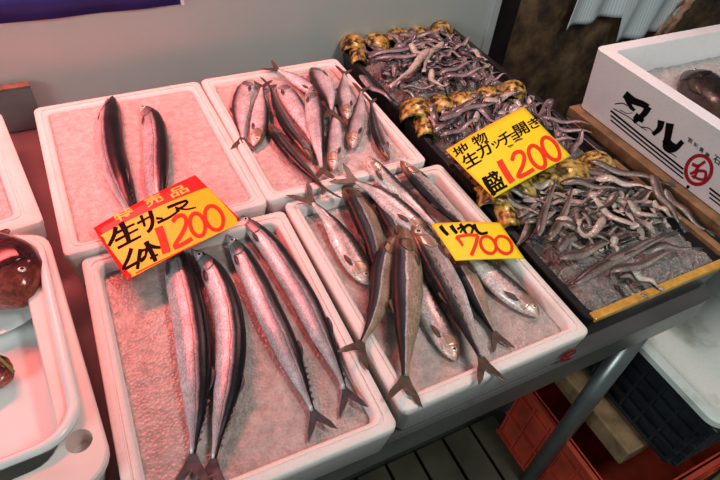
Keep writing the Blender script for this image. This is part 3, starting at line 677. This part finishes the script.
def small_fish_mesh(bend, length, width, split, kind, hook=0.0):
    """local mesh along +x, centred; split: opened fish with two fillets joined at the tail"""
    n, m = 18, 10; Vb = []; Fb = []; UV = []; ends = []
    for half in ((-1, 1) if split else (0,)):
        S = []; ang = bend*-0.5+half*0.30*split; p = Vector((0, half*0.35*width*split, 0)); step = length/(n-1)
        for i in range(n):
            S.append(p.copy()); f = i/(n-1)
            ang += (bend+hook*max(0, f-0.35)*3 - half*0.42*split*(1 if f < 0.8 else 0))/(n-1)
            p = p+Vector((math.cos(ang), math.sin(ang), 0))*step
        c0 = S[n//2].copy() if not split else Vector((length*0.5, 0, 0))
        S = [q-c0 for q in S]; k = len(Vb); ww = width*(0.72 if split else 1)
        for i in range(n):
            tg = (S[min(i+1, n-1)]-S[max(i-1, 0)]).normalized(); s = Vector((-tg.y, tg.x, 0)); d = prof('thin', i/(n-1))*ww/2
            zz = 0.0035*math.sin(i*0.55+bend*3)
            for j in range(m):
                th = 2*PI*j/m; Vb.append(S[i]+s*(d*math.cos(th))+Vector((0, 0, zz+d*0.42*math.sin(th)))); UV.append((i/(n-1), (math.cos(th)+1)/2))
        for i in range(n-1):
            for j in range(m): Fb.append((k+i*m+j, k+(i+1)*m+j, k+(i+1)*m+(j+1) % m, k+i*m+(j+1) % m))
        Fb.append(tuple(k+j for j in range(m))); Fb.append(tuple(k+(n-1)*m+j for j in reversed(range(m))))
        ends.append((S[-1], (S[-1]-S[-2]).normalized(), zz))
    e, tg, zz = ends[-1]; s = Vector((-tg.y, tg.x, 0)); tl = length*0.2
    Vt = []
    for sg in (1, -1):
        for x, y in ((-.05, .1), (.4, .28), (1, .34), (.85, 0), (1, -.3), (.4, -.26), (-.05, -.1)): Vt.append(e+tg*(x*tl)+s*(y*tl*0.9)+Vector((0, 0, zz+sg*0.0006)))
    Ft = [(0, 1, 5, 6), (1, 2, 3), (1, 3, 5), (3, 4, 5)]; Ft += [tuple(7+i for i in reversed(f)) for f in Ft] + [(i, (i+1) % 7, 7+(i+1) % 7, 7+i) for i in range(7)]
    return (Vb, Fb, UV), (Vt, Ft)
protos = []
def make_proto(idx, bend, length, width, split, skin, hook=0):
    (vb, fb, uv), (vt, ft) = small_fish_mesh(bend, length, width, split, 'thin', hook)
    def mesh(nm, v, f, mt, uvs=None):
        me = bpy.data.meshes.new(nm); me.from_pydata([tuple(x) for x in v], [], f)
        if uvs:
            ul = me.uv_layers.new(name='UVMap')
            for lp in me.loops: ul.data[lp.index].uv = uvs[lp.vertex_index]
        me.polygons.foreach_set('use_smooth', [True]*len(me.polygons)); me.materials.append(MATS[mt])
        bm = bmesh.new(); bm.from_mesh(me); bmesh.ops.recalc_face_normals(bm, faces=bm.faces); bm.to_mesh(me); bm.free(); return me
    return mesh('body', vb, fb, skin, uv), mesh('tail_fin', vt, ft, 'fin_grey' if 'pale' not in skin else skin, None if 'pale' not in skin else [(0.5, .2)]*len(vt))
def family(skin):
    return [make_proto(0, 0.3, .082, .0195, 0, skin), make_proto(1, -0.4, .076, .018, 0, skin), make_proto(2, 0.9, .074, .018, 0, skin), make_proto(3, 0.1, .086, .021, 1, skin), make_proto(4, -0.2, .072, .022, 1.3, skin), make_proto(5, -0.9, .066, .017, 0, skin)]
FAM = {'b': family('skin_dragonet'), 'm': family('skin_dragonet_mauve'), 'p': family('flesh_pale') + [make_proto(6, 0.5, .078, .0140, 0, 'flesh_pale', 4.0), make_proto(7, -0.5, .072, .0140, 0, 'flesh_pale', -4.2)]}
def small_fish(fam, idx, x, y, z, rz, sc, label, group, tilt=0.0, roll=0.0):
    bm_, tm_ = FAM[fam][idx]
    r = bpy.data.objects.new('dragonet', None); COL.objects.link(r); r.location = (x, y, z); r.rotation_euler = (roll, tilt, rz); r.scale = sc if isinstance(sc, tuple) else (sc,)*3; r.empty_display_size = .01
    tag(r, label, 'fish', group)
    for nm, me in (('body', bm_), ('tail_fin', tm_)):
        o = bpy.data.objects.new(nm, me); COL.objects.link(o); o.parent = r
    return r
LB = {'G': 'small brown opened fish heaped in the black tray nearest the table corner', 'F': 'small greyish opened fish in the middle black tray under the yellow card', 'E': 'small mauve opened fish heaped in the black tray against the wall'}
PLB = {'G': 'pale strip of fish in the black tray nearest the table corner', 'F': 'pale strip of fish in the middle black tray under the yellow card', 'E': 'pale strip of fish in the black tray against the wall'}
GRP = {'G': 'small fish in the nearest black tray', 'F': 'small fish in the middle black tray', 'E': 'small fish in the farthest black tray'}
PGRP = {k_: v_.replace('small fish', 'pale fish strips') for k_, v_ in GRP.items()}
HF = {'G': hG, 'F': hF, 'E': hE}
def heap(key, fam, count, region, pale, seed, angs, levels):
    R = random.Random(seed); placed = []
    for i in range(count):
        for _ in range(30):
            x, y = R.uniform(region[0], region[1]), R.uniform(region[2], region[3])
            if all((x-a)**2+(y-b)**2 > 0.016**2 for a, b in placed[-25:]): break
        placed.append((x, y)); f = i/count
        p = R.random() < pale
        idx = R.choice(range(6)); idx = R.choice((6, 7)) if (p and key == 'G' and R.random() < .5) else idx; a = R.choice(angs)+R.gauss(0, 0.45)+(PI if R.random() < .5 else 0)
        z = HF[key](x, y)+0.004+levels*f
        small_fish('p' if p else fam, idx, x, y, z, a, R.uniform(.8, 1.15)*(0.85 if p else 1), PLB[key] if p else LB[key], PGRP[key] if p else GRP[key], R.gauss(0, .09), R.gauss(0, .25))
heap('E', 'm', 84, (.815, 1.035, .045, .245), 0.10, 11, (0.2, 0.9, 2.2), 0.020)
heap('F', 'm', 62, (.815, 1.04, -.215, -.045), 0.06, 12, (0.7, 1.0, 0.2), 0.020)
heap('G', 'b', 60, (.82, 1.035, -.445, -.300), 0.24, 13, (0.5, 2.4, 1.6, 2.9), 0.020)
# the fish that stand out on top of the nearest tray, each along its own line
def lay(key, fam, idx, p, q, lift, sc=None):
    a = at(*p, 0.012); b = at(*q, 0.012); c = (a+b)/2; d = b-a; me = FAM[fam][idx][0]
    ln = max(v.co.x for v in me.vertices)-min(v.co.x for v in me.vertices)
    pale_ = fam == 'p'
    small_fish(fam, idx, c.x, c.y, HF[key](c.x, c.y)+0.006+lift, math.atan2(d.y, d.x), (d.length/ln, 0.5+0.5*min(1.0, d.length/ln), 1.0), PLB[key] if pale_ else LB[key], PGRP[key] if pale_ else GRP[key], 0.0)
for fam, idx, p, q, lf in (('p', 6, (595, 211), (634, 242), .024), ('p', 7, (600, 226), (582, 250), .022), ('p', 6, (626, 214), (652, 232), .024), ('b', 0, (648, 182), (676, 228), .026), ('b', 1, (574, 284), (660, 240), .018), ('b', 3, (604, 272), (662, 248), .020),
                           ('b', 4, (622, 274), (654, 288), .012), ('p', 0, (530, 190), (556, 183), .022), ('b', 1, (560, 186), (614, 194), .024), ('b', 3, (541, 243), (562, 190), .020), ('b', 0, (590, 167), (662, 187), .022), ('p', 1, (594, 184), (640, 193), .026),
                           ('p', 2, (650, 206), (672, 222), .024), ('b', 2, (664, 190), (704, 230), .022), ('b', 3, (520, 222), (552, 206), .016), ('p', 0, (612, 240), (616, 256), .014), ('b', 0, (560, 262), (612, 244), .014), ('p', 0, (632, 268), (660, 286), .014), ('b', 5, (640, 250), (690, 246), .016), ('b', 1, (536, 214), (520, 246), .012)):
    lay('G', fam, idx, p, q, lf)
for fam, idx, p, q, lf in (('p', 2, (438, 52), (418, 76), .030), ('p', 1, (428, 60), (396, 96), .028), ('m', 3, (372, 68), (440, 54), .024), ('p', 0, (408, 56), (424, 70), .026), ('p', 6, (430, 78), (434, 94), .026), ('m', 0, (360, 76), (392, 100), .016), ('m', 1, (470, 52), (490, 74), .022), ('m', 3, (440, 84), (478, 72), .024), ('m', 0, (400, 44), (440, 40), .026), ('p', 1, (470, 56), (484, 66), .024)):
    lay('E', fam, idx, p, q, lf)
for fam, idx, p, q, lf in (('m', 0, (440, 128), (478, 104), .022), ('m', 1, (446, 120), (510, 100), .026), ('m', 3, (436, 138), (470, 118), .018), ('p', 0, (484, 108), (516, 98), .026), ('m', 0, (470, 100), (506, 96), .026), ('m', 3, (540, 120), (592, 128), .016)):
    lay('F', fam, idx, p, q, lf)

# ------------------------------------------------------------------ tall white foam box at the right with brush lettering
XH, YH = 1.118, -0.112
ZB, ZT = T+0.0135, T+0.142
bx = thing('foam_box', 'tall white foam box with black brush lettering and a red round emblem', 'box', (1.33, -0.38, ZB))
w, l = 0.46, 0.54
loops = [(0.012, ZB, .010), (0.010, ZB+.002, .011), (0.0, ZT-.002, .014), (0.002, ZT, .013), (0.026, ZT, .012), (0.028, ZT-.003, .012), (0.040, ZB+.035, .02)]
V, F = loft_tray((XH, YH), 0, w, l, loops); o = fix_normals(obj('box_body', V, F, 'foam_box', bx)); o.modifiers.new('es', 'EDGE_SPLIT')
fn = Vector((-(ZT-ZB), 0, 0.010)).normalized(); fp = Vector((XH, YH, ZT-.004))+fn*0.0006
fn = Vector((-(ZT-.008-ZB), 0, -0.010)).normalized(); fp = Vector((XH, YH, ZT-.004))+fn*0.0007
cz = (580, 60)
def onbox(cx, cy_): return on_plane(cz[0]+cx/3, cz[1]+cy_/3, fp, fn)
st = [([(134, 102), (160, 122), (186, 132), (204, 142)], 18, 0.8), ([(206, 140), (190, 164), (160, 186)], 17, 0.6), ([(140, 112), (152, 140), (164, 152)], 14, 0.5), ([(164, 166), (178, 176), (190, 184)], 16, 0.6),
      ([(244, 182), (238, 206), (218, 224)], 17, 0.55), ([(270, 190), (264, 226), (258, 262), (282, 268), (308, 244)], 19, 0.6), ([(256, 236), (268, 252), (286, 262)], 20, 0.7)]
sk = [([(104, 132), (128, 130), (142, 138)], 3.0), ([(100, 146), (122, 158), (150, 174), (176, 196), (200, 212)], 2.5), ([(180, 200), (208, 206), (226, 226)], 2.5), ([(262, 276), (276, 282), (290, 292)], 2.5), ([(120, 150), (140, 160), (158, 158)], 2.0)]
ink('brush_lettering', bx, *strokes_mesh(st+sk, onbox, 44, 1.3), 'ink_black')
st = [([(92, 152+14*i), (200, 240+14*i), (310, 328+14*i)], 6-i*0.8, 1.0) for i in range(3)] + [([(388, 384+14*i), (440, 424+14*i), (520, 486+14*i)], 6-i*0.8, 1.0) for i in range(3)]
ink('stripes', bx, *strokes_mesh(st, onbox, 16, 1.0), 'ink_black')
gl = []
for i, ch in enumerate('宮城県産'):
    x, y = 326+17*i, 230+14.5*i; gl.append((ch, (x, y), (x+13, y+9), (x-4, y+14)))
gl.append(('石', (404, 282), (424, 297), (398, 304)))
ink('small_lettering', bx, *glyphs_mesh(gl, onbox), 'ink_black')
st = [ell(356, 330, 38, 44, 20, 9, 24), ([(336, 312), (354, 318), (376, 304)], 9), ([(356, 316), (346, 334), (330, 342)], 9), ([(352, 332), (376, 336), (372, 358), (346, 352), (352, 334)], 8), ([(336, 346), (344, 356)], 7)]
ink('round_emblem', bx, *strokes_mesh(st, onbox, 40), 'ink_crimson')
st = [([(320, 378), (327, 384)], 10, 1.0)]
ink('spot_mark', bx, *strokes_mesh(st, onbox, 16, 1.0), 'ink_black')
# ice and fish in the box
def noisy_slab(x0, x1, y0, y1, z, zb, amp, nx, ny, mat, label):
    V = []; F = []
    for j in range(ny+1):
        for i in range(nx+1):
            q = Vector((x0+(x1-x0)*i/nx, y0+(y1-y0)*j/ny, 0)); V.append(Vector((q.x, q.y, z+amp*(noise.noise(q*18)+.6*noise.noise(q*60)))))
    for j in range(ny):
        for i in range(nx): F.append((j*(nx+1)+i, j*(nx+1)+i+1, (j+1)*(nx+1)+i+1, (j+1)*(nx+1)+i))
    n = len(V); ring = list(range(nx+1)) + [j*(nx+1)+nx for j in range(1, ny+1)] + [ny*(nx+1)+i for i in range(nx-1, -1, -1)] + [j*(nx+1) for j in range(ny-1, 0, -1)]
    V += [Vector((V[i].x, V[i].y, zb)) for i in ring]; F += [(ring[(i+1) % len(ring)], ring[i], n+i, n+(i+1) % len(ring)) for i in range(len(ring))]; F.append(tuple(range(n, n+len(ring))))
    o = fix_normals(obj('crushed_ice', V, F, mat)); o['kind'] = 'stuff'; return tag(o, label, 'ice')
noisy_slab(XH+.037, XH+w-.037, YH-l+.037, YH-.037, ZT-0.056, ZB+.036, 0.006, 60, 70, 'ice_fine', 'pink white crushed ice inside the tall lettered box')
fish('rockfish', 'dark brown fish half buried in ice in the tall lettered box', 'fish', None, [(684, 74, .096), (692, 80, .098), (706, 94, .100), (724, 112, .100), (748, 134, .095), (770, 152, .09)], .098, .085, 1, 'rock', 'skin_rockfish', 'skin_rockfish', 'fin_brown', roll=20, thick=0.7, eye=0.004, eye_u=0.09)
# stand below the box
sd = thing('wooden_stand', 'brown wooden stand under the tall lettered box', 'stand', (1.35, -0.3, 0))
MB().box((1.108, -0.64, T-0.010), (1.62, -0.114, T+0.013)).build('top_board', 'wood_dark', sd, False, 0.002)
for x, y in ((1.13, -0.145), (1.58, -0.145), (1.13, -0.39), (1.58, -0.39)): MB().box((x-.025, y-.025, 0), (x+.025, y+.025, T-.010)).build('leg', 'wood_dark', sd)

# red mark on the sardine tray front
fp2 = Vector((0.6, -0.1715-0.400-0.0022, T-.014)); fn2 = Vector((0, -1, -0.10)).normalized()
def onfront(cx, cy_): return on_plane(500+cx/6, 290+cy_/6, fp2, fn2)
st = [([(440, 362), (412, 376), (376, 404), (366, 420), (392, 418), (420, 408), (396, 434), (350, 456), (324, 478)], 12, 0.9), ([(446, 356), (452, 372), (430, 384), (408, 400)], 9), ([(384, 400), (420, 398)], 9)]
m3 = ink('red_mark', dt, *strokes_mesh(st, onfront, 24), 'ink_crimson'); m3['label'] = 'dark red scrawled mark on the front wall'

# ------------------------------------------------------------------ left side: foam tray behind, box with a white tub and red fish in front
foam_tray('K', (-0.225, 0.180), 0.125, 0.30, 0.318, 0.012, 0.035, 'pink lit foam tray at the far left, behind the tub of red fish', rim=0.03, ice_drop=0.012, ice_amp=0.002, ice_label='crushed ice in the far left foam tray behind the red fish tub')
# outer plastic box with a corner hole
rotI = 0.070; oI = (-0.262, -0.150); wI, lI = 0.378, 0.395
ib = thing('plastic_box', 'pinkish white plastic box at the left with a round hole in its corner', 'box', (-0.08, -0.3, TABLE))
zI = T+0.020
loops = [(0.020, TABLE+.0005, .03), (0.004, zI-.012, .034), (0, zI-.01, .036), (0, zI-.002, .036), (0.002, zI, .035), (0.040, zI, .03), (0.042, zI-.003, .03), (0.046, TABLE+.008, .03)]
V, F = loft_tray(oI, rotI, wI, lI, loops); ibody = fix_normals(obj('box_body', V, F, 'pink_plastic', ib))
hc = at(79, 441, 0.02)
cut = MB().tube((hc.x, hc.y, zI-.030), (hc.x, hc.y, zI+.02), 0.0135, 28).build('cutter', 'pink_plastic')
bpy.context.view_layer.update()
bo = ibody.modifiers.new('hole', 'BOOLEAN'); bo.object = cut; bo.operation = 'DIFFERENCE'; bo.solver = 'EXACT'
bpy.context.view_layer.update()
nm = bpy.data.meshes.new_from_object(ibody.evaluated_get(bpy.context.evaluated_depsgraph_get()))
ibody.modifiers.clear(); ibody.data = nm; bpy.data.objects.remove(cut); ibody.modifiers.new('es', 'EDGE_SPLIT')
# white tub set in the box
tub = thing('white_tub', 'white plastic tub with a rounded rim holding a red fish', 'tub', (-0.08, -0.29, T))
zJ = T+0.034; rotJ = 0.045; oJ = (-0.235, -0.148); wJ, lJ = 0.3455, 0.338
loops = [(0.030, TABLE+.0085, .03), (0.012, zJ-.012, .04), (0.001, zJ-.009, .045), (0.0, zJ-.005, .046), (0.002, zJ-.001, .045), (0.007, zJ, .042), (0.011, zJ-.003, .04), (0.020, zJ-.03, .036), (0.028, T-.022, .03), (0.040, T-.026, .02)]
V, F = loft_tray(oJ, rotJ, wJ, lJ, loops, 8); o = fix_normals(obj('tub_body', V, F, 'white_plastic', tub))
plt = thing('white_dish', 'white curved dish under the red fish in the tub', 'dish', at(-8, 300, -.012))
c = at(-12, 292, -.010); V = []; F = []; nn_ = 40
for r, z in ((.035, -.008), (.072, -.004), (.085, .001), (.0865, .0025), (.085, .0032), (.070, -.001), (.034, -.005)):
    for i in range(nn_): V.append(Vector((c.x+r*math.cos(2*PI*i/nn_), c.y+r*0.95*math.sin(2*PI*i/nn_), T-.010+z)))
for j in range(6):
    for i in range(nn_): F.append((j*nn_+i, j*nn_+(i+1) % nn_, (j+1)*nn_+(i+1) % nn_, (j+1)*nn_+i))
F.append(tuple(range(nn_))); F.append(tuple(range(6*nn_, 7*nn_)))
fix_normals(obj('dish_body', V, F, 'white_plastic', plt))
fish('red_fish', 'glossy dark red fish with round head in the white tub', 'fish', None, [(26, 305, .012), (16, 290, .020), (1, 270, .024), (-20, 256, .020), (-44, 250, .016), (-72, 252, .014)], .016, .098, 1, 'rock', 'skin_red', 'skin_red', 'fin_brown', roll=12, thick=0.62, eye=0.0045, eye_u=0.16, eye_v=0.55)
fish('red_fish', 'pale red fish lying below the dark red one in the tub, partly out of frame', 'fish', None, [(13, 378, -.012), (4, 376, -.010), (-14, 373, -.008), (-34, 372, -.008), (-62, 374, -.010)], -.010, .05, 1, 'rock', 'skin_red', 'skin_red', 'fin_brown', roll=4, thick=0.5, eye=0)
sg = MB(); a = at(-4, 355, .004); b = at(14, 372, -.002); sg.tube(a, b, .0018, 8)
tag(sg.build('leaf_sprig', 'green_sprig', None, True), 'thin yellow green sprig lying on the pale red fish', 'garnish')

# ------------------------------------------------------------------ cloth on the rusty wall
V = []; F = []; nx, nz_ = 70, 26
cl = thing('hanging_towel', 'pale striped towel hanging on the rusty panel above the lettered box', 'towel', (1.66, 0.29, T+.1))
for i in range(nx+1):
    x = 1.475+0.44*i/nx
    zb = T-0.050 if x < 1.69 else T-0.118
    if x < 1.69: zb = T-0.044-0.008*(1.69-x)/.2
    for j in range(nz_+1):
        f = j/nz_; z = zb+(T+0.285-zb)*f
        V.append((x+0.10*(f)*(0.4 if x < 1.6 else 0.9)*(x-1.45)/.45+0.03*f, 0.296+0.011*math.sin(x*55+f*1.5)*(1-f*.6)+0.008*math.sin(x*23+2)-(0.010 if x >= 1.69 else 0), z))
for i in range(nx):
    for j in range(nz_): F.append((i*(nz_+1)+j, (i+1)*(nz_+1)+j, (i+1)*(nz_+1)+j+1, i*(nz_+1)+j+1))
o = obj('cloth', V, F, 'cloth', cl); b = o.modifiers.new('th', 'SOLIDIFY'); b.thickness = .002
V = []; F = []
for i in range(13):
    for j in range(25):
        f = j/24; z = T-0.125+0.40*f; x = 1.865+0.075*i/12+0.36*f*0.5
        q = Vector((x, 0, z)); V.append((x+.01*noise.noise(q*40), 0.280+0.02*noise.noise(q*45+Vector((3, 0, 0))), z))
for i in range(12):
    for j in range(24): F.append((i*25+j, (i+1)*25+j, (i+1)*25+j+1, i*25+j+1))
o = obj('crumpled_edge', V, F, 'bag_film', cl); o['label'] = 'crumpled pinkish edge'; b = o.modifiers.new('th', 'SOLIDIFY'); b.thickness = .001

# ------------------------------------------------------------------ under the table: duckboard, crates, lid
db = thing('duckboard', 'dark wet slatted board on the floor below the table front', 'floor board', (0.5, -0.7, 0))
for i in range(16):
    x = -0.36+0.0832*i; MB().box((x+.0042, -1.25, 0.025), (x+.079, -0.372, 0.045)).build('slat', 'duckboard', db, False, .002)
for y in (-0.44, -0.85, -1.2): MB().box((-0.36, y-.02, 0), (0.97, y+.02, .025)).build('crossbar', 'duckboard', db)
def plastic_crate(label, x0, x1, y0, y1, z0, z1, mat, ribs):
    t = thing('plastic_crate', label, 'crate', ((x0+x1)/2, (y0+y1)/2, z0))
    V, F = loft_tray((x0, y1), 0, x1-x0, y1-y0, [(0.010, z0, .012), (0.006, z1-.004, .014), (0.006, z1, .014), (0.014, z1, .012), (0.018, z0+.008, .012)])
    o = fix_normals(obj('shell', V, F, mat, t)); o.modifiers.new('es', 'EDGE_SPLIT')
    r = MB(); h = z1-z0
    for k in range(ribs):
        z = z0+h*(k+0.5)/ribs
        r.box((x0, y0+.012, z-.004), (x0+.012, y1-.012, z+.004)); r.box((x0+.012, y0, z-.004), (x1-.012, y0+.012, z+.004))
    for k in range(7):
        y = y0+.02+(y1-y0-.04)*k/6; r.box((x0+.001, y-.003, z0+.01), (x0+.011, y+.003, z1-.01))
        x = x0+.02+(x1-x0-.04)*k/6; r.box((x-.003, y0+.001, z0+.01), (x+.003, y0+.011, z1-.01))
    r.build('ribs', mat, t)
    e = MB(); e.box((x0-.004, y0-.004, z1-.014), (x1+.004, y0+.012, z1)); e.box((x0-.004, y1-.012, z1-.014), (x1+.004, y1+.004, z1)); e.box((x0-.004, y0+.012, z1-.014), (x0+.012, y1-.012, z1)); e.box((x1-.012, y0+.012, z1-.014), (x1+.004, y1-.012, z1)); e.build('rim', mat, t, False, .002)
    return t
plastic_crate('red plastic crate on the floor behind the table leg', 0.945, 1.42, -0.74, -0.40, 0.002, T-.512, 'crate_red', 3)
plastic_crate('black plastic crate stacked above the red one, right of the table leg', 1.055, 1.45, -0.715, -0.42, T-.458, T-.272, 'crate_black', 5)
wb = thing('wooden_bar', 'short weathered wooden bar between the red crate and the black crate', 'timber', (1.1, -0.55, T-.5))
MB().box((1.012, -0.655, T-.5115), (1.085, -0.44, T-.4585)).build('bar', 'wood', wb, False, .004)
wb2 = thing('wooden_bar', 'wooden bar hidden at the right between the red and black crates', 'timber', (1.36, -0.55, T-.5))
MB().box((1.34, -0.70, T-.5115), (1.40, -0.43, T-.4585)).build('bar', 'wood', wb2, False, .004)
ld = thing('foam_sheet', 'worn greenish white foam sheet lying on the black crate at the lower right', 'lid', (1.3, -0.6, T-.27))
z1 = T-.25; z0 = T-.2715
loops = [(0.004, z0, .03), (0, z0+.004, .034), (0, z1-.004, .034), (0.003, z1, .033), (0.018, z1, .03), (0.022, z1-.003, .03)]
V, F = loft_tray((1.044, -0.405), 0, 0.45, 0.318, loops, 8, True, .001); o = fix_normals(obj('lid_panel', V, F, 'foam_worn', ld)); o.modifiers.new('es', 'EDGE_SPLIT')
dz = thing('shallow_tray', 'yellowish green shallow tray on the floor at the lower right corner', 'tray', (1.3, -0.9, 0))
V, F = loft_tray((1.12, -0.775), 0.1, 0.4, 0.3, [(0.01, 0.001, .03), (0, .05, .03), (.01, .05, .03), (.02, .01, .03)]); plain('floor_tray', (0.16, 0.16, 0.08), .5, 0, .4, .5, 14)
fix_normals(obj('tray_body', V, F, 'floor_tray', dz))

# ------------------------------------------------------------------ light
wd = bpy.data.worlds.new('world'); scene.world = wd; wd.use_nodes = True
bg = wd.node_tree.nodes['Background']; bg.inputs[0].default_value = (0.80, 0.95, 0.95, 1); bg.inputs[1].default_value = 0.10
def area(name, loc, aim, size, power, colr, sizey=None, spread=None):
    l_ = bpy.data.lights.new(name, 'AREA'); l_.energy = power; l_.color = colr; l_.size = size
    if sizey: l_.shape = 'RECTANGLE'; l_.size_y = sizey
    if spread: l_.spread = math.radians(spread)
    o = bpy.data.objects.new(name, l_); COL.objects.link(o); o.location = loc
    o.rotation_euler = (Vector(aim)-Vector(loc)).to_track_quat('-Z', 'Y').to_euler(); return o
area('red_lamp', (0.08, 0.285, T+0.62), (0.15, 0.10, T), 0.50, 6.6, (1.0, 0.14, 0.13), 0.12, 116)
area('pink_lamp', (1.08, 0.275, T+1.0), (0.90, 0.0, T), 0.30, 2.6, (1.0, 0.50, 0.46), 0.12, 100)
area('white_lamp', (0.95, -1.05, T+1.35), (0.85, -0.40, T), 0.20, 11, (1.0, 0.97, 0.90), 0.6)
area('daylight', (-2.1, -1.2, T+1.2), (0.8, -0.1, T), 1.1, 26, (0.88, 1.0, 1.0), 0.8)
scene.view_settings.view_transform = 'Standard'; scene.view_settings.look = 'None'; scene.view_settings.gamma = 1; scene.view_settings.use_curve_mapping = False
scene.view_settings.exposure = 0.04
